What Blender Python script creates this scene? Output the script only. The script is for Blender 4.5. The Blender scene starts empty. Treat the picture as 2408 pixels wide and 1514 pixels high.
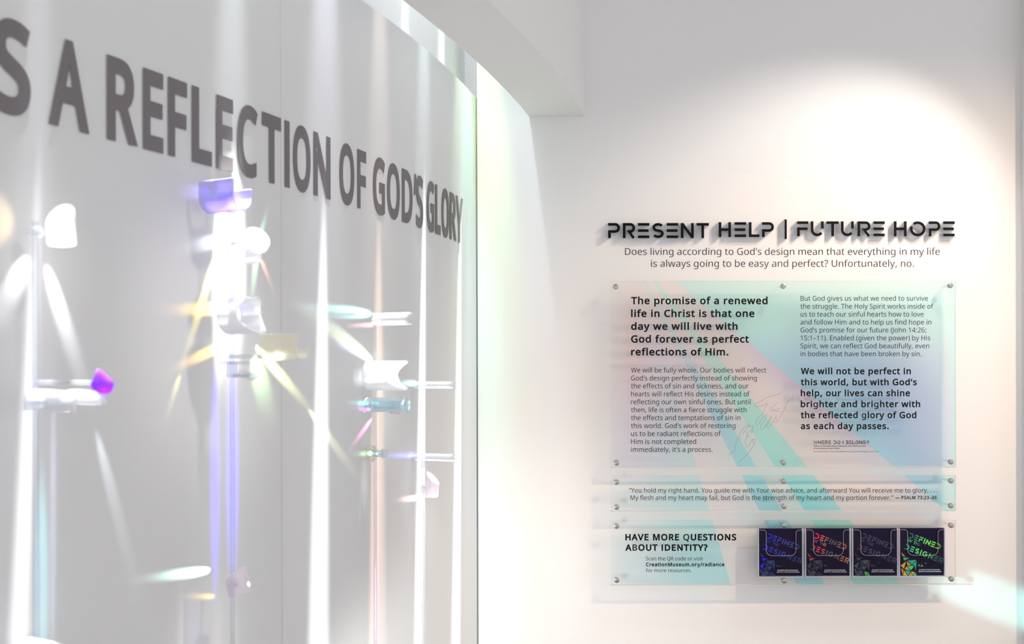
import bpy, math, random
from mathutils import Vector, Matrix
C = bpy.context.scene.collection
SC = bpy.context.scene

# ------------------------------------------------------------------ camera
F = 32.0 / 36.0 * 2408.0          # focal length in pixels
EYE = 1.55
HX, HY = 1204.0, 860.0            # principal column, horizon row
ROLL = 0.0026
D = 2.568                         # distance to the lettered wall
U = D / F                         # metres per pixel on that wall
cd = bpy.data.cameras.new('camera')
cd.lens = 32.0
cd.sensor_width = 36.0
cd.shift_y = (HY - 757.0) / 2408.0
cd.clip_start = 0.02
cd.dof.use_dof = True
cd.dof.focus_distance = 2.40
cd.dof.aperture_fstop = 4.0
cam = bpy.data.objects.new('camera', cd)
C.objects.link(cam)
cam.matrix_world = Matrix.Translation((0, 0, EYE)) @ Matrix.Rotation(math.pi / 2, 4, 'X') @ Matrix.Rotation(-ROLL, 4, 'Z')
SC.camera = cam
SC.view_settings.view_transform = 'Standard'
SC.view_settings.look = 'None'
SC.view_settings.gamma = 1.0
SC.view_settings.exposure = 0.0
SC.view_settings.use_curve_mapping = False
SC.cycles.sample_clamp_indirect = 3.0
SC.cycles.max_bounces = 8
SC.cycles.transparent_max_bounces = 24
SC.cycles.use_denoising = True

# ------------------------------------------------------------------ where things stand
def ray(px, py):
    dx, dy = px - HX, HY - py
    c, s = math.cos(ROLL), math.sin(ROLL)
    return (dx * c + dy * s) / F, (dy * c - dx * s) / F

def at_depth(px, py, d):
    a, b = ray(px, py)
    return Vector((a * d, d, EYE + b * d))

def flat(px, py, off=0.0):
    """a point 'off' in front of the lettered back wall"""
    return at_depth(px, py, D - off)

def gx(y):   # plan curve of the mural wall
    return ((-0.033347301 * y + 0.07070417) * y + 0.48583467) * y - 1.24863782

def gdx(y):
    return (-0.1000419 * y + 0.14140833) * y + 0.48583467

def frame(y):
    g = gdx(y)
    k = 1.0 / math.sqrt(1 + g * g)
    return Vector((gx(y), y, 0)), Vector((g * k, k, 0)), Vector((k, -g * k, 0))   # foot, along, normal

def mural(px, py, n=0.0):
    """point on the ray through (px,py) that stands n in front of the mural wall"""
    a, b = ray(px, py)
    lo, hi = 0.3, 2.9
    for _ in range(50):
        m = 0.5 * (lo + hi)
        g = gdx(m)
        if (a * m - gx(m)) / math.sqrt(1 + g * g) > n:
            lo = m
        else:
            hi = m
    return Vector((a * lo, lo, EYE + b * lo))

# ------------------------------------------------------------------ light
world = bpy.data.worlds.new('world')
SC.world = world
world.use_nodes = True
bg = world.node_tree.nodes['Background']
bg.inputs[0].default_value = (0.965, 0.97, 1.0, 1)
bg.inputs[1].default_value = WORLD = 1.13

def spot_raw(name, loc, axis, tang, half_deg, ratio, power, color, blend, radius=0.0):
    """spot lamp; its cone is half_deg wide across 'axis x tang' and ratio times that along tang"""
    ld = bpy.data.lights.new(name, 'SPOT')
    ld.spot_size = math.radians(max(1.0, 2 * half_deg))
    ld.spot_blend = blend
    ld.energy = power
    ld.color = color
    ld.shadow_soft_size = radius
    o = bpy.data.objects.new(name, ld)
    C.objects.link(o)
    z = -Vector(axis).normalized()
    x = Vector(tang) - z * Vector(tang).dot(z)
    x.normalize()
    y = z.cross(x)
    m = Matrix((x * ratio, y, z)).transposed().to_4x4()
    o.matrix_world = Matrix.Translation(loc) @ m
    return o

def graze(name, src, tgt, n_src, nrm, hw, e, color, along_deg=None, blend=0.6, radius=0.0, n_tgt=0.0):
    """a beam that skims a wall from src to tgt (wall points); hw = half width in metres at tgt"""
    p = src + nrm * n_src
    q = tgt + nrm * n_tgt
    ax = q - p
    r = ax.length
    ax.normalize()
    tang = ax.cross(nrm).normalized()
    half = along_deg if along_deg else math.degrees(math.atan(hw / r))
    ts = hw / r
    ratio = ts / math.tan(math.radians(half))
    cosi = max(0.004, -(tgt - p).normalized().dot(nrm))
    power = 4 * math.pi ** 2 * e * r * r / cosi
    return spot_raw(name, p, ax, tang, half, ratio, power, color, blend, radius)

def nrm_mural(p):
    return frame(p.y)[2]

def streak(px0, py0, px1, hw_px, e, color, py1=1500, zl=2.92, n0=0.085, blend=0.75, radius=0.006, pyr=None):
    """light falling down the mural from the slot above; begins in a point at (px0,py0)"""
    a = mural(px0, py0)
    b = mural(px1, py1)
    nv = nrm_mural(a)
    k = (zl - a.z) / (b.z - a.z)
    top = a + (b - a) * k
    L0 = (top - a).length
    L1 = (top - b).length
    s = hw_px * ((mural(px1 + 1, py1) - mural(px1 - 1, py1)).length / 2)
    p = top + nv * n0
    tn = n0 / L0                        # cone touches the wall at the apex
    w = s / math.sqrt(max(1e-6, 1 - (L0 / L1) ** 2))   # half width at L1 measured in the axis plane
    ax = (b - a).normalized()
    tang = ax.cross(nv).normalized()
    half = math.degrees(math.atan(tn))
    ratio = (w / L1) / tn
    Lr = L0 + (L1 - L0) * ((pyr if pyr is not None else py0 + 0.55 * (py1 - py0)) - py0) / (py1 - py0)
    r = math.sqrt(Lr * Lr + n0 * n0)
    power = 4 * math.pi ** 2 * e * r * r / (n0 / r)
    return spot_raw('slot_beam', p, ax, tang, half, ratio, power, color, blend, radius)

def flare(x0, y0, x1, y1, hw_px, e, color, n0=None, near=0.12, far=1.40, blend=0.8, ref=0.75):
    """added lamp standing in for light thrown by a piece of acrylic at (x0,y0); a lens-shaped patch of wall out to (x1,y1)"""
    a = mural(x0, y0)
    b = mural(x1, y1)
    nv = nrm_mural((a + b) * 0.5)
    d = b - a
    R = d.length
    d.normalize()
    n0 = 0.26 * R if n0 is None else n0
    t0, t1 = math.atan(n0 / (near * R)), math.atan(n0 / (far * R))
    ax = d * math.cos((t0 + t1) / 2) - nv * math.sin((t0 + t1) / 2)
    half = (t0 - t1) / 2
    tang = d.cross(nv).normalized()
    k = F / b.y * math.hypot(tang.x - (b.x / b.y) * tang.y, tang.z)
    w = hw_px / max(k, 1)
    rr = math.hypot(ref * R, n0)
    ratio = (w / (R * 0.9)) / math.tan(half)
    return spot_raw('added_flare_beam', a + nv * n0, ax, tang, math.degrees(half), ratio, 4 * math.pi ** 2 * e * rr ** 3 / n0, color, blend, 0.004)

def stripe(px0, py0, px1, py1, hw_px, e, color, zl=2.92, n0=0.13, blend=0.4, pyr=None):
    """light from the slot that falls on the mural only between two heights"""
    a, b = mural(px0, py0), mural(px1, py1)
    nv = nrm_mural(a)
    d = (b - a).normalized()
    p = a + d * ((zl - a.z) / d.z)
    L0, L1 = (a - p).length, (b - p).length
    t0, t1 = math.atan(n0 / L0), math.atan(n0 / L1)
    ax = d * math.cos((t0 + t1) / 2) - nv * math.sin((t0 + t1) / 2)
    half = (t0 - t1) / 2
    tang = d.cross(nv).normalized()
    w = hw_px * (mural(px1 + 1, py1) - mural(px1 - 1, py1)).length / 2
    Lm = (L0 + L1) / 2
    ratio = (w / Lm) / math.tan(half)
    return spot_raw('slot_beam', p + nv * n0, ax, tang, math.degrees(half), ratio, 4 * math.pi ** 2 * e * Lm ** 3 / n0, color, blend, 0.004)

WHITE = (1.0, 0.98, 0.97)
COOL = (0.86, 0.90, 1.0)
# track spot over the sign, warm; throws the shadows of the letters to the lower left
KEY = Vector((1.34, D - 0.70, 2.615))
spot_raw('track_spot', KEY, flat(1840, 830) - KEY, (1, 0, 0), 38, 1.0, 28.0, (1.0, 0.92, 0.85), 0.62, 0.003)
# second track head further right
KEY2 = Vector((1.80, 1.00, 2.85))
spot_raw('track_spot', KEY2, flat(2080, 1300) - KEY2, (1, 0, 0), 34, 1.0, 120.0, (1.0, 0.70, 0.47), 1.0, 0.03)
# lamp in the slot behind the bulkhead, it lights the white corner of the back wall
KEY3 = Vector((-0.20, 1.95, 2.95))
spot_raw('slot_spot', KEY3, flat(1180, 900) - KEY3, (1, 0, 0), 30, 1.0, 14.0, (0.90, 0.96, 1.0), 1.0, 0.01)
KEY4 = Vector((-0.28, 1.45, 0.95))  # added lamp standing in for light bounced off the mural
spot_raw('bounce_fill', KEY4, flat(1240, 1500) - KEY4, (1, 0, 0), 34, 1.0, 20.0, (1.0, 0.985, 0.95), 1.0, 0.10)
KEY5 = Vector((0.05, 1.30, 0.40))  # unseen uplight added to brighten the bulkhead underside
spot_raw('bounce_fill', KEY5, Vector((-0.02, 2.05, 2.25)) - KEY5, (1, 0, 0), 17, 1.0, 15.0, (0.95, 0.97, 1.0), 1.0, 0.10)

# narrow beams down the mural: apex x,y  foot x, half width
streak(96, 300, 45, 32, 1.8, (0.95, 0.96, 1.0))
streak(97, -420, 60, 114, 0.30, (0.86, 0.92, 1.0), blend=1, pyr=150, radius=0.012)
stripe(546, 340, 540, 960, 42, 1.6, (1.0, 1.0, 0.98), blend=0.7)
stripe(522, 380, 514, 930, 20, 1.6, WHITE, blend=0.5)
streak(540, 330, 532, 60, 0.10, WHITE, blend=1)
streak(550, -420, 535, 121, 0.34, (0.86, 0.98, 1.0), blend=1, pyr=150, radius=0.012)
streak(761, 430, 748, 30, 2.2, (0.95, 0.95, 1.0))
streak(768, -420, 752, 121, 0.36, (0.82, 0.82, 1.0), blend=1, pyr=150, radius=0.012)
streak(890, 450, 886, 27, 0.75, (1.0, 0.70, 0.48))
streak(893, -300, 888, 76, 0.26, (1.0, 0.84, 0.76), blend=1, pyr=200, radius=0.012)
streak(999, 390, 985, 15, 2.2, (0.93, 0.98, 1.0))
streak(1000, -260, 988, 57, 0.31, (0.78, 0.96, 1.0), blend=1, pyr=220, radius=0.012)
streak(1083, 440, 1072, 13, 2.2, (0.97, 0.97, 1.0))
streak(1082, -200, 1074, 45, 0.31, (0.86, 0.87, 1.0), blend=1, pyr=280, radius=0.012)
# stripes below the acrylic pieces: slot lamps added for the light tinted there
BLUE = (0.07, 0.04, 1.0)
stripe(506, 870, 506, 1420, 13, 1.0, BLUE)
stripe(547, 840, 547, 1400, 17, 1.0, BLUE)
streak(512, 1300, 513, 13, 0.8, WHITE, n0=0.12)
streak(550, 1150, 554, 6, 0.6, WHITE, n0=0.12)
stripe(99, 1080, 94, 1800, 19, 0.50, (0.25, 0.88, 1.0), blend=0.7)
stripe(126, 900, 122, 1700, 8, 0.35, (0.62, 0.66, 1.0), blend=0.7)
streak(889, 900, 886, 6, 1.3, (1.0, 0.12, 0.50), n0=0.10)
streak(875, 905, 873, 5, 0.8, (1.0, 0.18, 0.45), py1=1300, n0=0.10)
streak(868, 1060, 867, 3, 0.9, (0.15, 0.85, 0.80), n0=0.10)
# downward lamps added to brighten the acrylic pieces: rod column, stand-off of the beam, reach
def piece_fill(px, py, n, hw, e, color):
    q = mural(px, py, n)
    nv = nrm_mural(q)
    p = Vector((q.x, q.y, 2.9))
    r = p.z - q.z
    spot_raw('piece_fill', p, (0, 0, -1), nv.cross(Vector((0, 0, 1))), math.degrees(math.atan(hw / r)), 0.8, 4 * math.pi ** 2 * e * r * r, color, 0.4, 0.002)
piece_fill(160, 560, 0.075, 0.05, 22, WHITE)
piece_fill(560, 640, 0.10, 0.075, 22, WHITE)
piece_fill(915, 880, 0.06, 0.055, 22, WHITE)
piece_fill(1025, 1080, 0.055, 0.050, 12, WHITE)
# unseen spots added on the room side to brighten the pieces
def pick(px, py, n, deg, e, src=(0.55, 0.75, 2.80)):
    q = mural(px, py, n)
    p = Vector(src)
    r = (q - p).length
    spot_raw('added_pick_spot', p, q - p, (1, 0, 0), deg, 1.0, 4 * math.pi ** 2 * e * r * r, WHITE, 1.0, 0.06)
pick(150, 545, 0.05, 2.2, 0.55)
pick(565, 690, 0.08, 6.5, 0.40)
pick(915, 885, 0.04, 2.4, 0.5)
pick(1018, 1140, 0.05, 2.0, 0.5)
pick(560, 1372, 0.08, 1.5, 0.6)
piece_fill(563, 1370, 0.095, 0.03, 14, WHITE)
# added lamps for the rays that acrylic throws sideways
flare(92, 570, 210, 950, 40, 0.30, (0.93, 0.93, 1.0))
flare(80, 575, -30, 800, 60, 0.30, (0.93, 0.95, 1.0))
flare(205, 930, 350, 1500, 30, 0.05, (0.80, 0.92, 1.0))
flare(110, 545, -90, 500, 120, 0.35, (1.0, 0.72, 0.36), near=0.40)
flare(510, 452, 400, 452, 42, 0.17, (0.36, 0.30, 1.0))
flare(540, 560, 430, 585, 38, 0.38, (0.80, 0.95, 1.0))
flare(600, 600, 632, 480, 10, 0.38, (0.30, 1.0, 0.55))
flare(610, 540, 590, 720, 13, 0.59, (0.55, 1.0, 0.55))
flare(605, 590, 650, 700, 10, 0.23, (1.0, 0.45, 0.25))
flare(560, 725, 400, 728, 34, 1.0, (1.0, 0.58, 0.10))
flare(550, 800, 405, 868, 26, 0.9, (1.0, 0.54, 0.08))
flare(520, 560, 430, 860, 18, 0.63, (1.0, 0.85, 0.20))
flare(430, 860, 380, 1020, 14, 0.11, (1.0, 0.85, 0.30))
flare(580, 790, 730, 965, 24, 0.76, (0.95, 1.0, 0.40))
flare(700, 930, 860, 1150, 22, 0.13, (0.95, 1.0, 0.5))
flare(590, 810, 640, 1000, 48, 0.34, (0.55, 1.0, 0.40))
flare(514, 1338, 340, 1360, 24, 1.18, (0.55, 1.0, 0.78))
flare(520, 1402, 410, 1402, 14, 0.17, (1.0, 0.62, 0.15))
flare(900, 872, 690, 705, 44, 0.32, (0.78, 1.0, 0.60))
flare(895, 740, 690, 725, 36, 0.42, (0.38, 1.0, 1.0))
flare(890, 764, 800, 766, 10, 0.34, (1.0, 0.35, 0.45))
flare(905, 895, 690, 872, 56, 1.1, (0.93, 0.97, 1.0))
flare(890, 848, 760, 800, 19, 0.34, (0.40, 0.40, 1.0))
flare(875, 948, 800, 945, 14, 0.42, (0.30, 0.95, 0.90))
flare(875, 962, 815, 962, 13, 0.59, (1.0, 0.20, 0.90))
flare(880, 975, 818, 1060, 10, 0.76, (1.0, 0.16, 0.60))
flare(878, 1066, 800, 1068, 14, 0.23, (0.5, 1.0, 0.7))
flare(990, 902, 930, 900, 13, 0.84, (0.35, 0.95, 0.95))
flare(990, 1070, 900, 1070, 16, 0.59, (0.20, 0.20, 1.0))
flare(1000, 1168, 930, 1176, 14, 0.76, (1.0, 0.45, 0.50))
# coloured overhead lamps added for light thrown from mural to back wall
NB = Vector((0, -1, 0))
def wall_wash(px, py0, py1, hw_px, e, color, pyr, n0=0.10, zl=2.9):
    a, b = flat(px, py0), flat(px, py1)
    L0, L1 = zl - a.z, zl - b.z
    tn = n0 / L0
    w = hw_px * U / math.sqrt(max(1e-6, 1 - (L0 / L1) ** 2))
    p = Vector((b.x, b.y, zl)) + NB * n0
    r = zl - flat(px, pyr).z
    spot_raw('added_corner_beam', p, (0, 0, -1), (1, 0, 0), math.degrees(math.atan(tn)), (w / L1) / tn, 4 * math.pi ** 2 * e * r ** 3 / n0, color, 1.0)
wall_wash(1130, 0, 900, 170, 0.50, (0.58, 1.0, 0.12), 450)
wall_wash(1128, 420, 1500, 170, 0.32, (0.45, 0.95, 1.0), 950)
wall_wash(1150, 900, 1600, 90, 0.16, (0.66, 0.72, 1.0), 1300)
# added cyan lamp at the second rod, standing in for the prism's flash
_s = mural(556, 1372, 0.09)
_t = flat(2330, 1405)
spot_raw('added_prism_flash', _s, _t - _s, (1, 0, -0.42), 1.9, 2.3, 4 * math.pi ** 2 * 0.95 * (_t - _s).length ** 2 / 0.65, (0.36, 1.0, 0.90), 0.9, 0.002)
# soft strip lamps hidden in the slot above the mural
for _y in (0.75, 1.15, 1.55, 1.95, 2.30):
    _f, _t, _n = frame(_y)
    ld = bpy.data.lights.new('slot_lamp', 'AREA'); ld.shape = 'RECTANGLE'; ld.size = 0.34; ld.size_y = 0.05
    ld.energy = 1.6; ld.color = (0.84, 0.93, 1.0)
    o = bpy.data.objects.new('slot_lamp', ld); C.objects.link(o)
    _p = _f + _n * 0.07
    o.matrix_world = Matrix.Translation((_p.x, _p.y, 3.0)) @ Matrix((_t, Vector((0, 0, 1)).cross(_t), (0, 0, 1))).transposed().to_4x4()

# ------------------------------------------------------------------ mesh helpers
class MB:
    def __init__(s):
        s.v = []; s.f = []; s.col = []
    def add(s, vs, fs, cols=None):
        k = len(s.v)
        s.v += [tuple(p) for p in vs]
        s.f += [tuple(i + k for i in f) for f in fs]
        s.col += cols if cols else [(1, 1, 1)] * len(vs)
    def box(s, lo, hi):
        x0, y0, z0 = lo; x1, y1, z1 = hi
        s.add([(x0, y0, z0), (x1, y0, z0), (x1, y1, z0), (x0, y1, z0), (x0, y0, z1), (x1, y0, z1), (x1, y1, z1), (x0, y1, z1)],
              [(0, 3, 2, 1), (4, 5, 6, 7), (0, 1, 5, 4), (1, 2, 6, 5), (2, 3, 7, 6), (3, 0, 4, 7)])
    def tube(s, a, b, r, seg=24, r2=None, cap=True):
        a, b = Vector(a), Vector(b)
        ax = (b - a).normalized()
        u = ax.orthogonal().normalized(); w = ax.cross(u)
        r2 = r if r2 is None else r2
        vs = []
        for i in range(seg):
            t = 2 * math.pi * i / seg
            d = u * math.cos(t) + w * math.sin(t)
            vs += [a + d * r, b + d * r2]
        fs = [(2 * i, 2 * ((i + 1) % seg), 2 * ((i + 1) % seg) + 1, 2 * i + 1) for i in range(seg)]
        if cap:
            fs += [tuple(2 * i for i in range(seg))[::-1], tuple(2 * i + 1 for i in range(seg))]
        s.add(vs, fs)
    def lathe(s, a, axis, prof, seg=32):
        """prof: list of (along, radius)"""
        a = Vector(a); ax = Vector(axis).normalized()
        u = ax.orthogonal().normalized(); w = ax.cross(u)
        vs = []
        for (h, r) in prof:
            for i in range(seg):
                t = 2 * math.pi * i / seg
                vs.append(a + ax * h + (u * math.cos(t) + w * math.sin(t)) * r)
        fs = []
        for j in range(len(prof) - 1):
            for i in range(seg):
                i2 = (i + 1) % seg
                fs.append((j * seg + i, j * seg + i2, (j + 1) * seg + i2, (j + 1) * seg + i))
        fs += [tuple(range(seg))[::-1], tuple((len(prof) - 1) * seg + i for i in range(seg))]
        s.add(vs, fs)
    def build(s, name, m, parent=None, smooth=False, loc=None, bevel=0, edge=None):
        base = Vector(loc) if (loc is not None and parent is None) else Vector((0, 0, 0))
        me = bpy.data.meshes.new(name)
        me.from_pydata([tuple(Vector(p) - base) for p in s.v], [], s.f)
        if any(c != (1, 1, 1) for c in s.col):
            ca = me.color_attributes.new('Col', 'FLOAT_COLOR', 'POINT')
            for i, c in enumerate(s.col):
                ca.data[i].color = (c[0], c[1], c[2], 1)
        me.materials.append(m)
        if edge:
            me.materials.append(edge[0])
            for i in edge[1]: me.polygons[i].material_index = 1
        me.update()
        o = bpy.data.objects.new(name, me)
        C.objects.link(o)
        if parent is not None:
            o.parent = parent
        elif loc is not None:
            o.location = base
        if smooth:
            for p in me.polygons:
                p.use_smooth = True
            me.set_sharp_from_angle(angle=math.radians(40))
        if bevel:
            b = o.modifiers.new('bevel', 'BEVEL'); b.width = bevel; b.segments = 2; b.limit_method = 'ANGLE'
        return o

def thing(name, label, cat, loc, group=None):
    o = bpy.data.objects.new(name, None)
    o.empty_display_size = 0.05
    C.objects.link(o)
    o.location = loc
    o['label'] = label; o['category'] = cat
    if group: o['group'] = group
    return o
def part(mb, name, m, parent, **k):
    """parts are drawn in world metres and hung on their thing"""
    root = parent
    off = Vector((0, 0, 0))
    while root is not None:
        off += Vector(root.location); root = root.parent
    mb.v = [tuple(Vector(p) - off) for p in mb.v]
    return mb.build(name, m, parent, **k)
def structure(o):
    o['kind'] = 'structure'
    return o

# ------------------------------------------------------------------ materials
def mat(name):
    m = bpy.data.materials.new(name); m.use_nodes = True
    nt = m.node_tree; nt.nodes.clear()
    out = nt.nodes.new('ShaderNodeOutputMaterial')
    return m, nt, out
def paint(name, col, rough=0.6, metallic=0.0, noise=0.0, scale=60, spec=0.3, vcol=False):
    m, nt, out = mat(name)
    b = nt.nodes.new('ShaderNodeBsdfPrincipled')
    b.inputs['Base Color'].default_value = (*col, 1)
    b.inputs['Roughness'].default_value = rough
    b.inputs['Metallic'].default_value = metallic
    b.inputs['Specular IOR Level'].default_value = spec
    if vcol:
        a = nt.nodes.new('ShaderNodeVertexColor'); a.layer_name = 'Col'
        nt.links.new(a.outputs[0], b.inputs['Base Color'])
    elif noise:
        tc = nt.nodes.new('ShaderNodeTexCoord')
        n = nt.nodes.new('ShaderNodeTexNoise'); n.inputs['Scale'].default_value = scale; n.inputs['Detail'].default_value = 4
        nt.links.new(tc.outputs['Object'], n.inputs['Vector'])
        mx = nt.nodes.new('ShaderNodeMix'); mx.data_type = 'RGBA'
        mx.inputs[6].default_value = (*[c * (1 - noise) for c in col], 1); mx.inputs[7].default_value = (*[min(1, c * (1 + noise)) for c in col], 1)
        nt.links.new(n.outputs[0], mx.inputs[0]); nt.links.new(mx.outputs[2], b.inputs['Base Color'])
        bp = nt.nodes.new('ShaderNodeBump'); bp.inputs['Strength'].default_value = 0.03; bp.inputs['Distance'].default_value = 0.001
        nt.links.new(n.outputs[0], bp.inputs['Height']); nt.links.new(bp.outputs[0], b.inputs['Normal'])
    nt.links.new(b.outputs[0], out.inputs[0])
    return m
def clear(name, tint=(1, 1, 1), gloss=0.05, white=0.0, vcol=False, film=0.0, wcol=(1, 1, 1), rough=0.05):
    """clear acrylic: tinted see-through, a thin glossy coat (with an interference film), a little milky"""
    m, nt, out = mat(name)
    t = nt.nodes.new('ShaderNodeBsdfTransparent'); t.inputs[0].default_value = (*tint, 1)
    if vcol:
        a = nt.nodes.new('ShaderNodeVertexColor'); a.layer_name = 'Col'
        nt.links.new(a.outputs[0], t.inputs[0])
    last = t
    if white:
        d = nt.nodes.new('ShaderNodeBsdfDiffuse'); d.inputs[0].default_value = (*wcol, 1)
        tr = nt.nodes.new('ShaderNodeBsdfTranslucent'); tr.inputs[0].default_value = (*wcol, 1)
        h = nt.nodes.new('ShaderNodeMixShader'); h.inputs[0].default_value = 0.5
        nt.links.new(d.outputs[0], h.inputs[1]); nt.links.new(tr.outputs[0], h.inputs[2])
        x = nt.nodes.new('ShaderNodeMixShader'); x.inputs[0].default_value = white
        nt.links.new(last.outputs[0], x.inputs[1]); nt.links.new(h.outputs[0], x.inputs[2])
        last = x
    if film:
        g = nt.nodes.new('ShaderNodeBsdfPrincipled')
        g.inputs['Base Color'].default_value = (0.9, 0.9, 0.9, 1); g.inputs['Metallic'].default_value = 0.0
        g.inputs['Specular IOR Level'].default_value = 1.0
        g.inputs['Roughness'].default_value = rough
        g.inputs['Thin Film Thickness'].default_value = film
        g.inputs['Thin Film IOR'].default_value = 1.9
    else:
        g = nt.nodes.new('ShaderNodeBsdfGlossy'); g.inputs['Roughness'].default_value = rough
    fr = nt.nodes.new('ShaderNodeFresnel'); fr.inputs[0].default_value = 1.45
    ma = nt.nodes.new('ShaderNodeMath'); ma.operation = 'MULTIPLY_ADD'; ma.use_clamp = True
    ma.inputs[1].default_value = 0.4; ma.inputs[2].default_value = gloss - 0.03
    nt.links.new(fr.outputs[0], ma.inputs[0])
    x = nt.nodes.new('ShaderNodeMixShader')
    nt.links.new(ma.outputs[0], x.inputs[0]); nt.links.new(last.outputs[0], x.inputs[1]); nt.links.new(g.outputs[0], x.inputs[2])
    nt.links.new(x.outputs[0], out.inputs[0])
    return m

M_WALL = paint('white_wall_paint', (0.80, 0.79, 0.785), 0.75, noise=0.012, scale=220, spec=0.1)
M_BOARD = paint('grey_white_board', (0.70, 0.695, 0.69), 0.55, noise=0.008, scale=300, spec=0.2)
M_BULK = paint('white_bulkhead_paint', (0.80, 0.79, 0.78), 0.8, noise=0.01, scale=200, spec=0.1)
M_FLOOR = paint('pale_floor', (0.55, 0.53, 0.51), 0.5, noise=0.05, scale=30)
M_CEIL = paint('ceiling_paint', (0.75, 0.74, 0.73), 0.9, noise=0.02, scale=100)
M_MURALTXT = paint('grey_vinyl', (0.175, 0.158, 0.163), 0.6)
M_EDGEDARK = paint('board_edge', (0.16, 0.17, 0.22), 0.7)
M_INK = paint('black_ink', (0.006, 0.006, 0.007), 0.6, spec=0.1)
M_INKLIGHT = paint('dark_ink_thin', (0.012, 0.008, 0.009), 0.6, spec=0.1)
M_INKBROWN = paint('brown_ink', (0.035, 0.016, 0.016), 0.6, spec=0.1)
M_LINE = paint('fine_line_ink', (0.30, 0.24, 0.22), 0.6)
M_FACE = paint('black_letter_face', (0.004, 0.004, 0.005), 0.6, spec=0.1)
M_LBODY = clear('frosted_letter_body', (0.72, 0.74, 0.78), 0.03, 0.35, wcol=(0.75, 0.78, 0.82))
M_SHEET = clear('clear_sheet', (0.997, 0.997, 0.997), 0.015)
M_FILM = clear('tinted_film', gloss=0.03, vcol=True)
M_SHEETEDGE = clear('polished_edge', (1, 1, 1), 0.05, 0.75, wcol=(1.0, 0.93, 0.88))
M_STEEL = paint('brushed_steel', (0.42, 0.39, 0.36), 0.28, 1.0)
M_POCKET = clear('pocket_acrylic', (0.97, 0.97, 0.98), 0.02)
M_POCKETEDGE = clear('pocket_edge', (1, 1, 1), 0.08, 0.8, wcol=(0.92, 0.90, 1.0))
M_COVER = paint('navy_cover', (0.010, 0.006, 0.026), 0.5, spec=0.08)
M_FOIL = paint('foil_painted_sheen', (1, 1, 1), 0.35, spec=0.15, vcol=True)  # foil sheen that shifts with viewing angle, painted as fixed vertex colours
M_CAPTION = paint('white_print', (0.80, 0.80, 0.85), 0.5)
M_ACR = clear('clear_acrylic', (0.93, 0.95, 0.98), 0.10, 0.10, film=420)
M_ACRW = clear('glare_white_acrylic', (0.97, 0.97, 0.98), 0.10, 0.70, film=500)  # high white share paints in the glare of brightly lit clear pieces
M_EDGE = clear('sawn_acrylic_edge', (1, 1, 1), 0.06, 0.85, wcol=(0.97, 0.97, 0.99))
M_ROD = clear('clear_rod', (0.90, 0.91, 0.94), 0.08, 0.06)
M_VIOLET = clear('violet_dichroic', (0.46, 0.38, 0.98), 0.10, 0.25, film=380, wcol=(0.45, 0.36, 1.0))
M_PURPLE = clear('purple_dichroic', (0.45, 0.05, 0.85), 0.10, 0.55, film=300, wcol=(0.50, 0.03, 0.95))
M_AMBER = clear('amber_dichroic', (0.99, 0.97, 0.86), 0.14, 0.15, film=560, wcol=(1.0, 0.97, 0.86))
M_CYAN = clear('cyan_dichroic', (0.84, 0.96, 0.99), 0.14, 0.15, film=330, wcol=(0.85, 0.97, 1.0))
M_PINK = clear('pink_dichroic', (0.98, 0.92, 0.97), 0.14, 0.3, film=460, wcol=(1.0, 0.93, 0.98))

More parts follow.
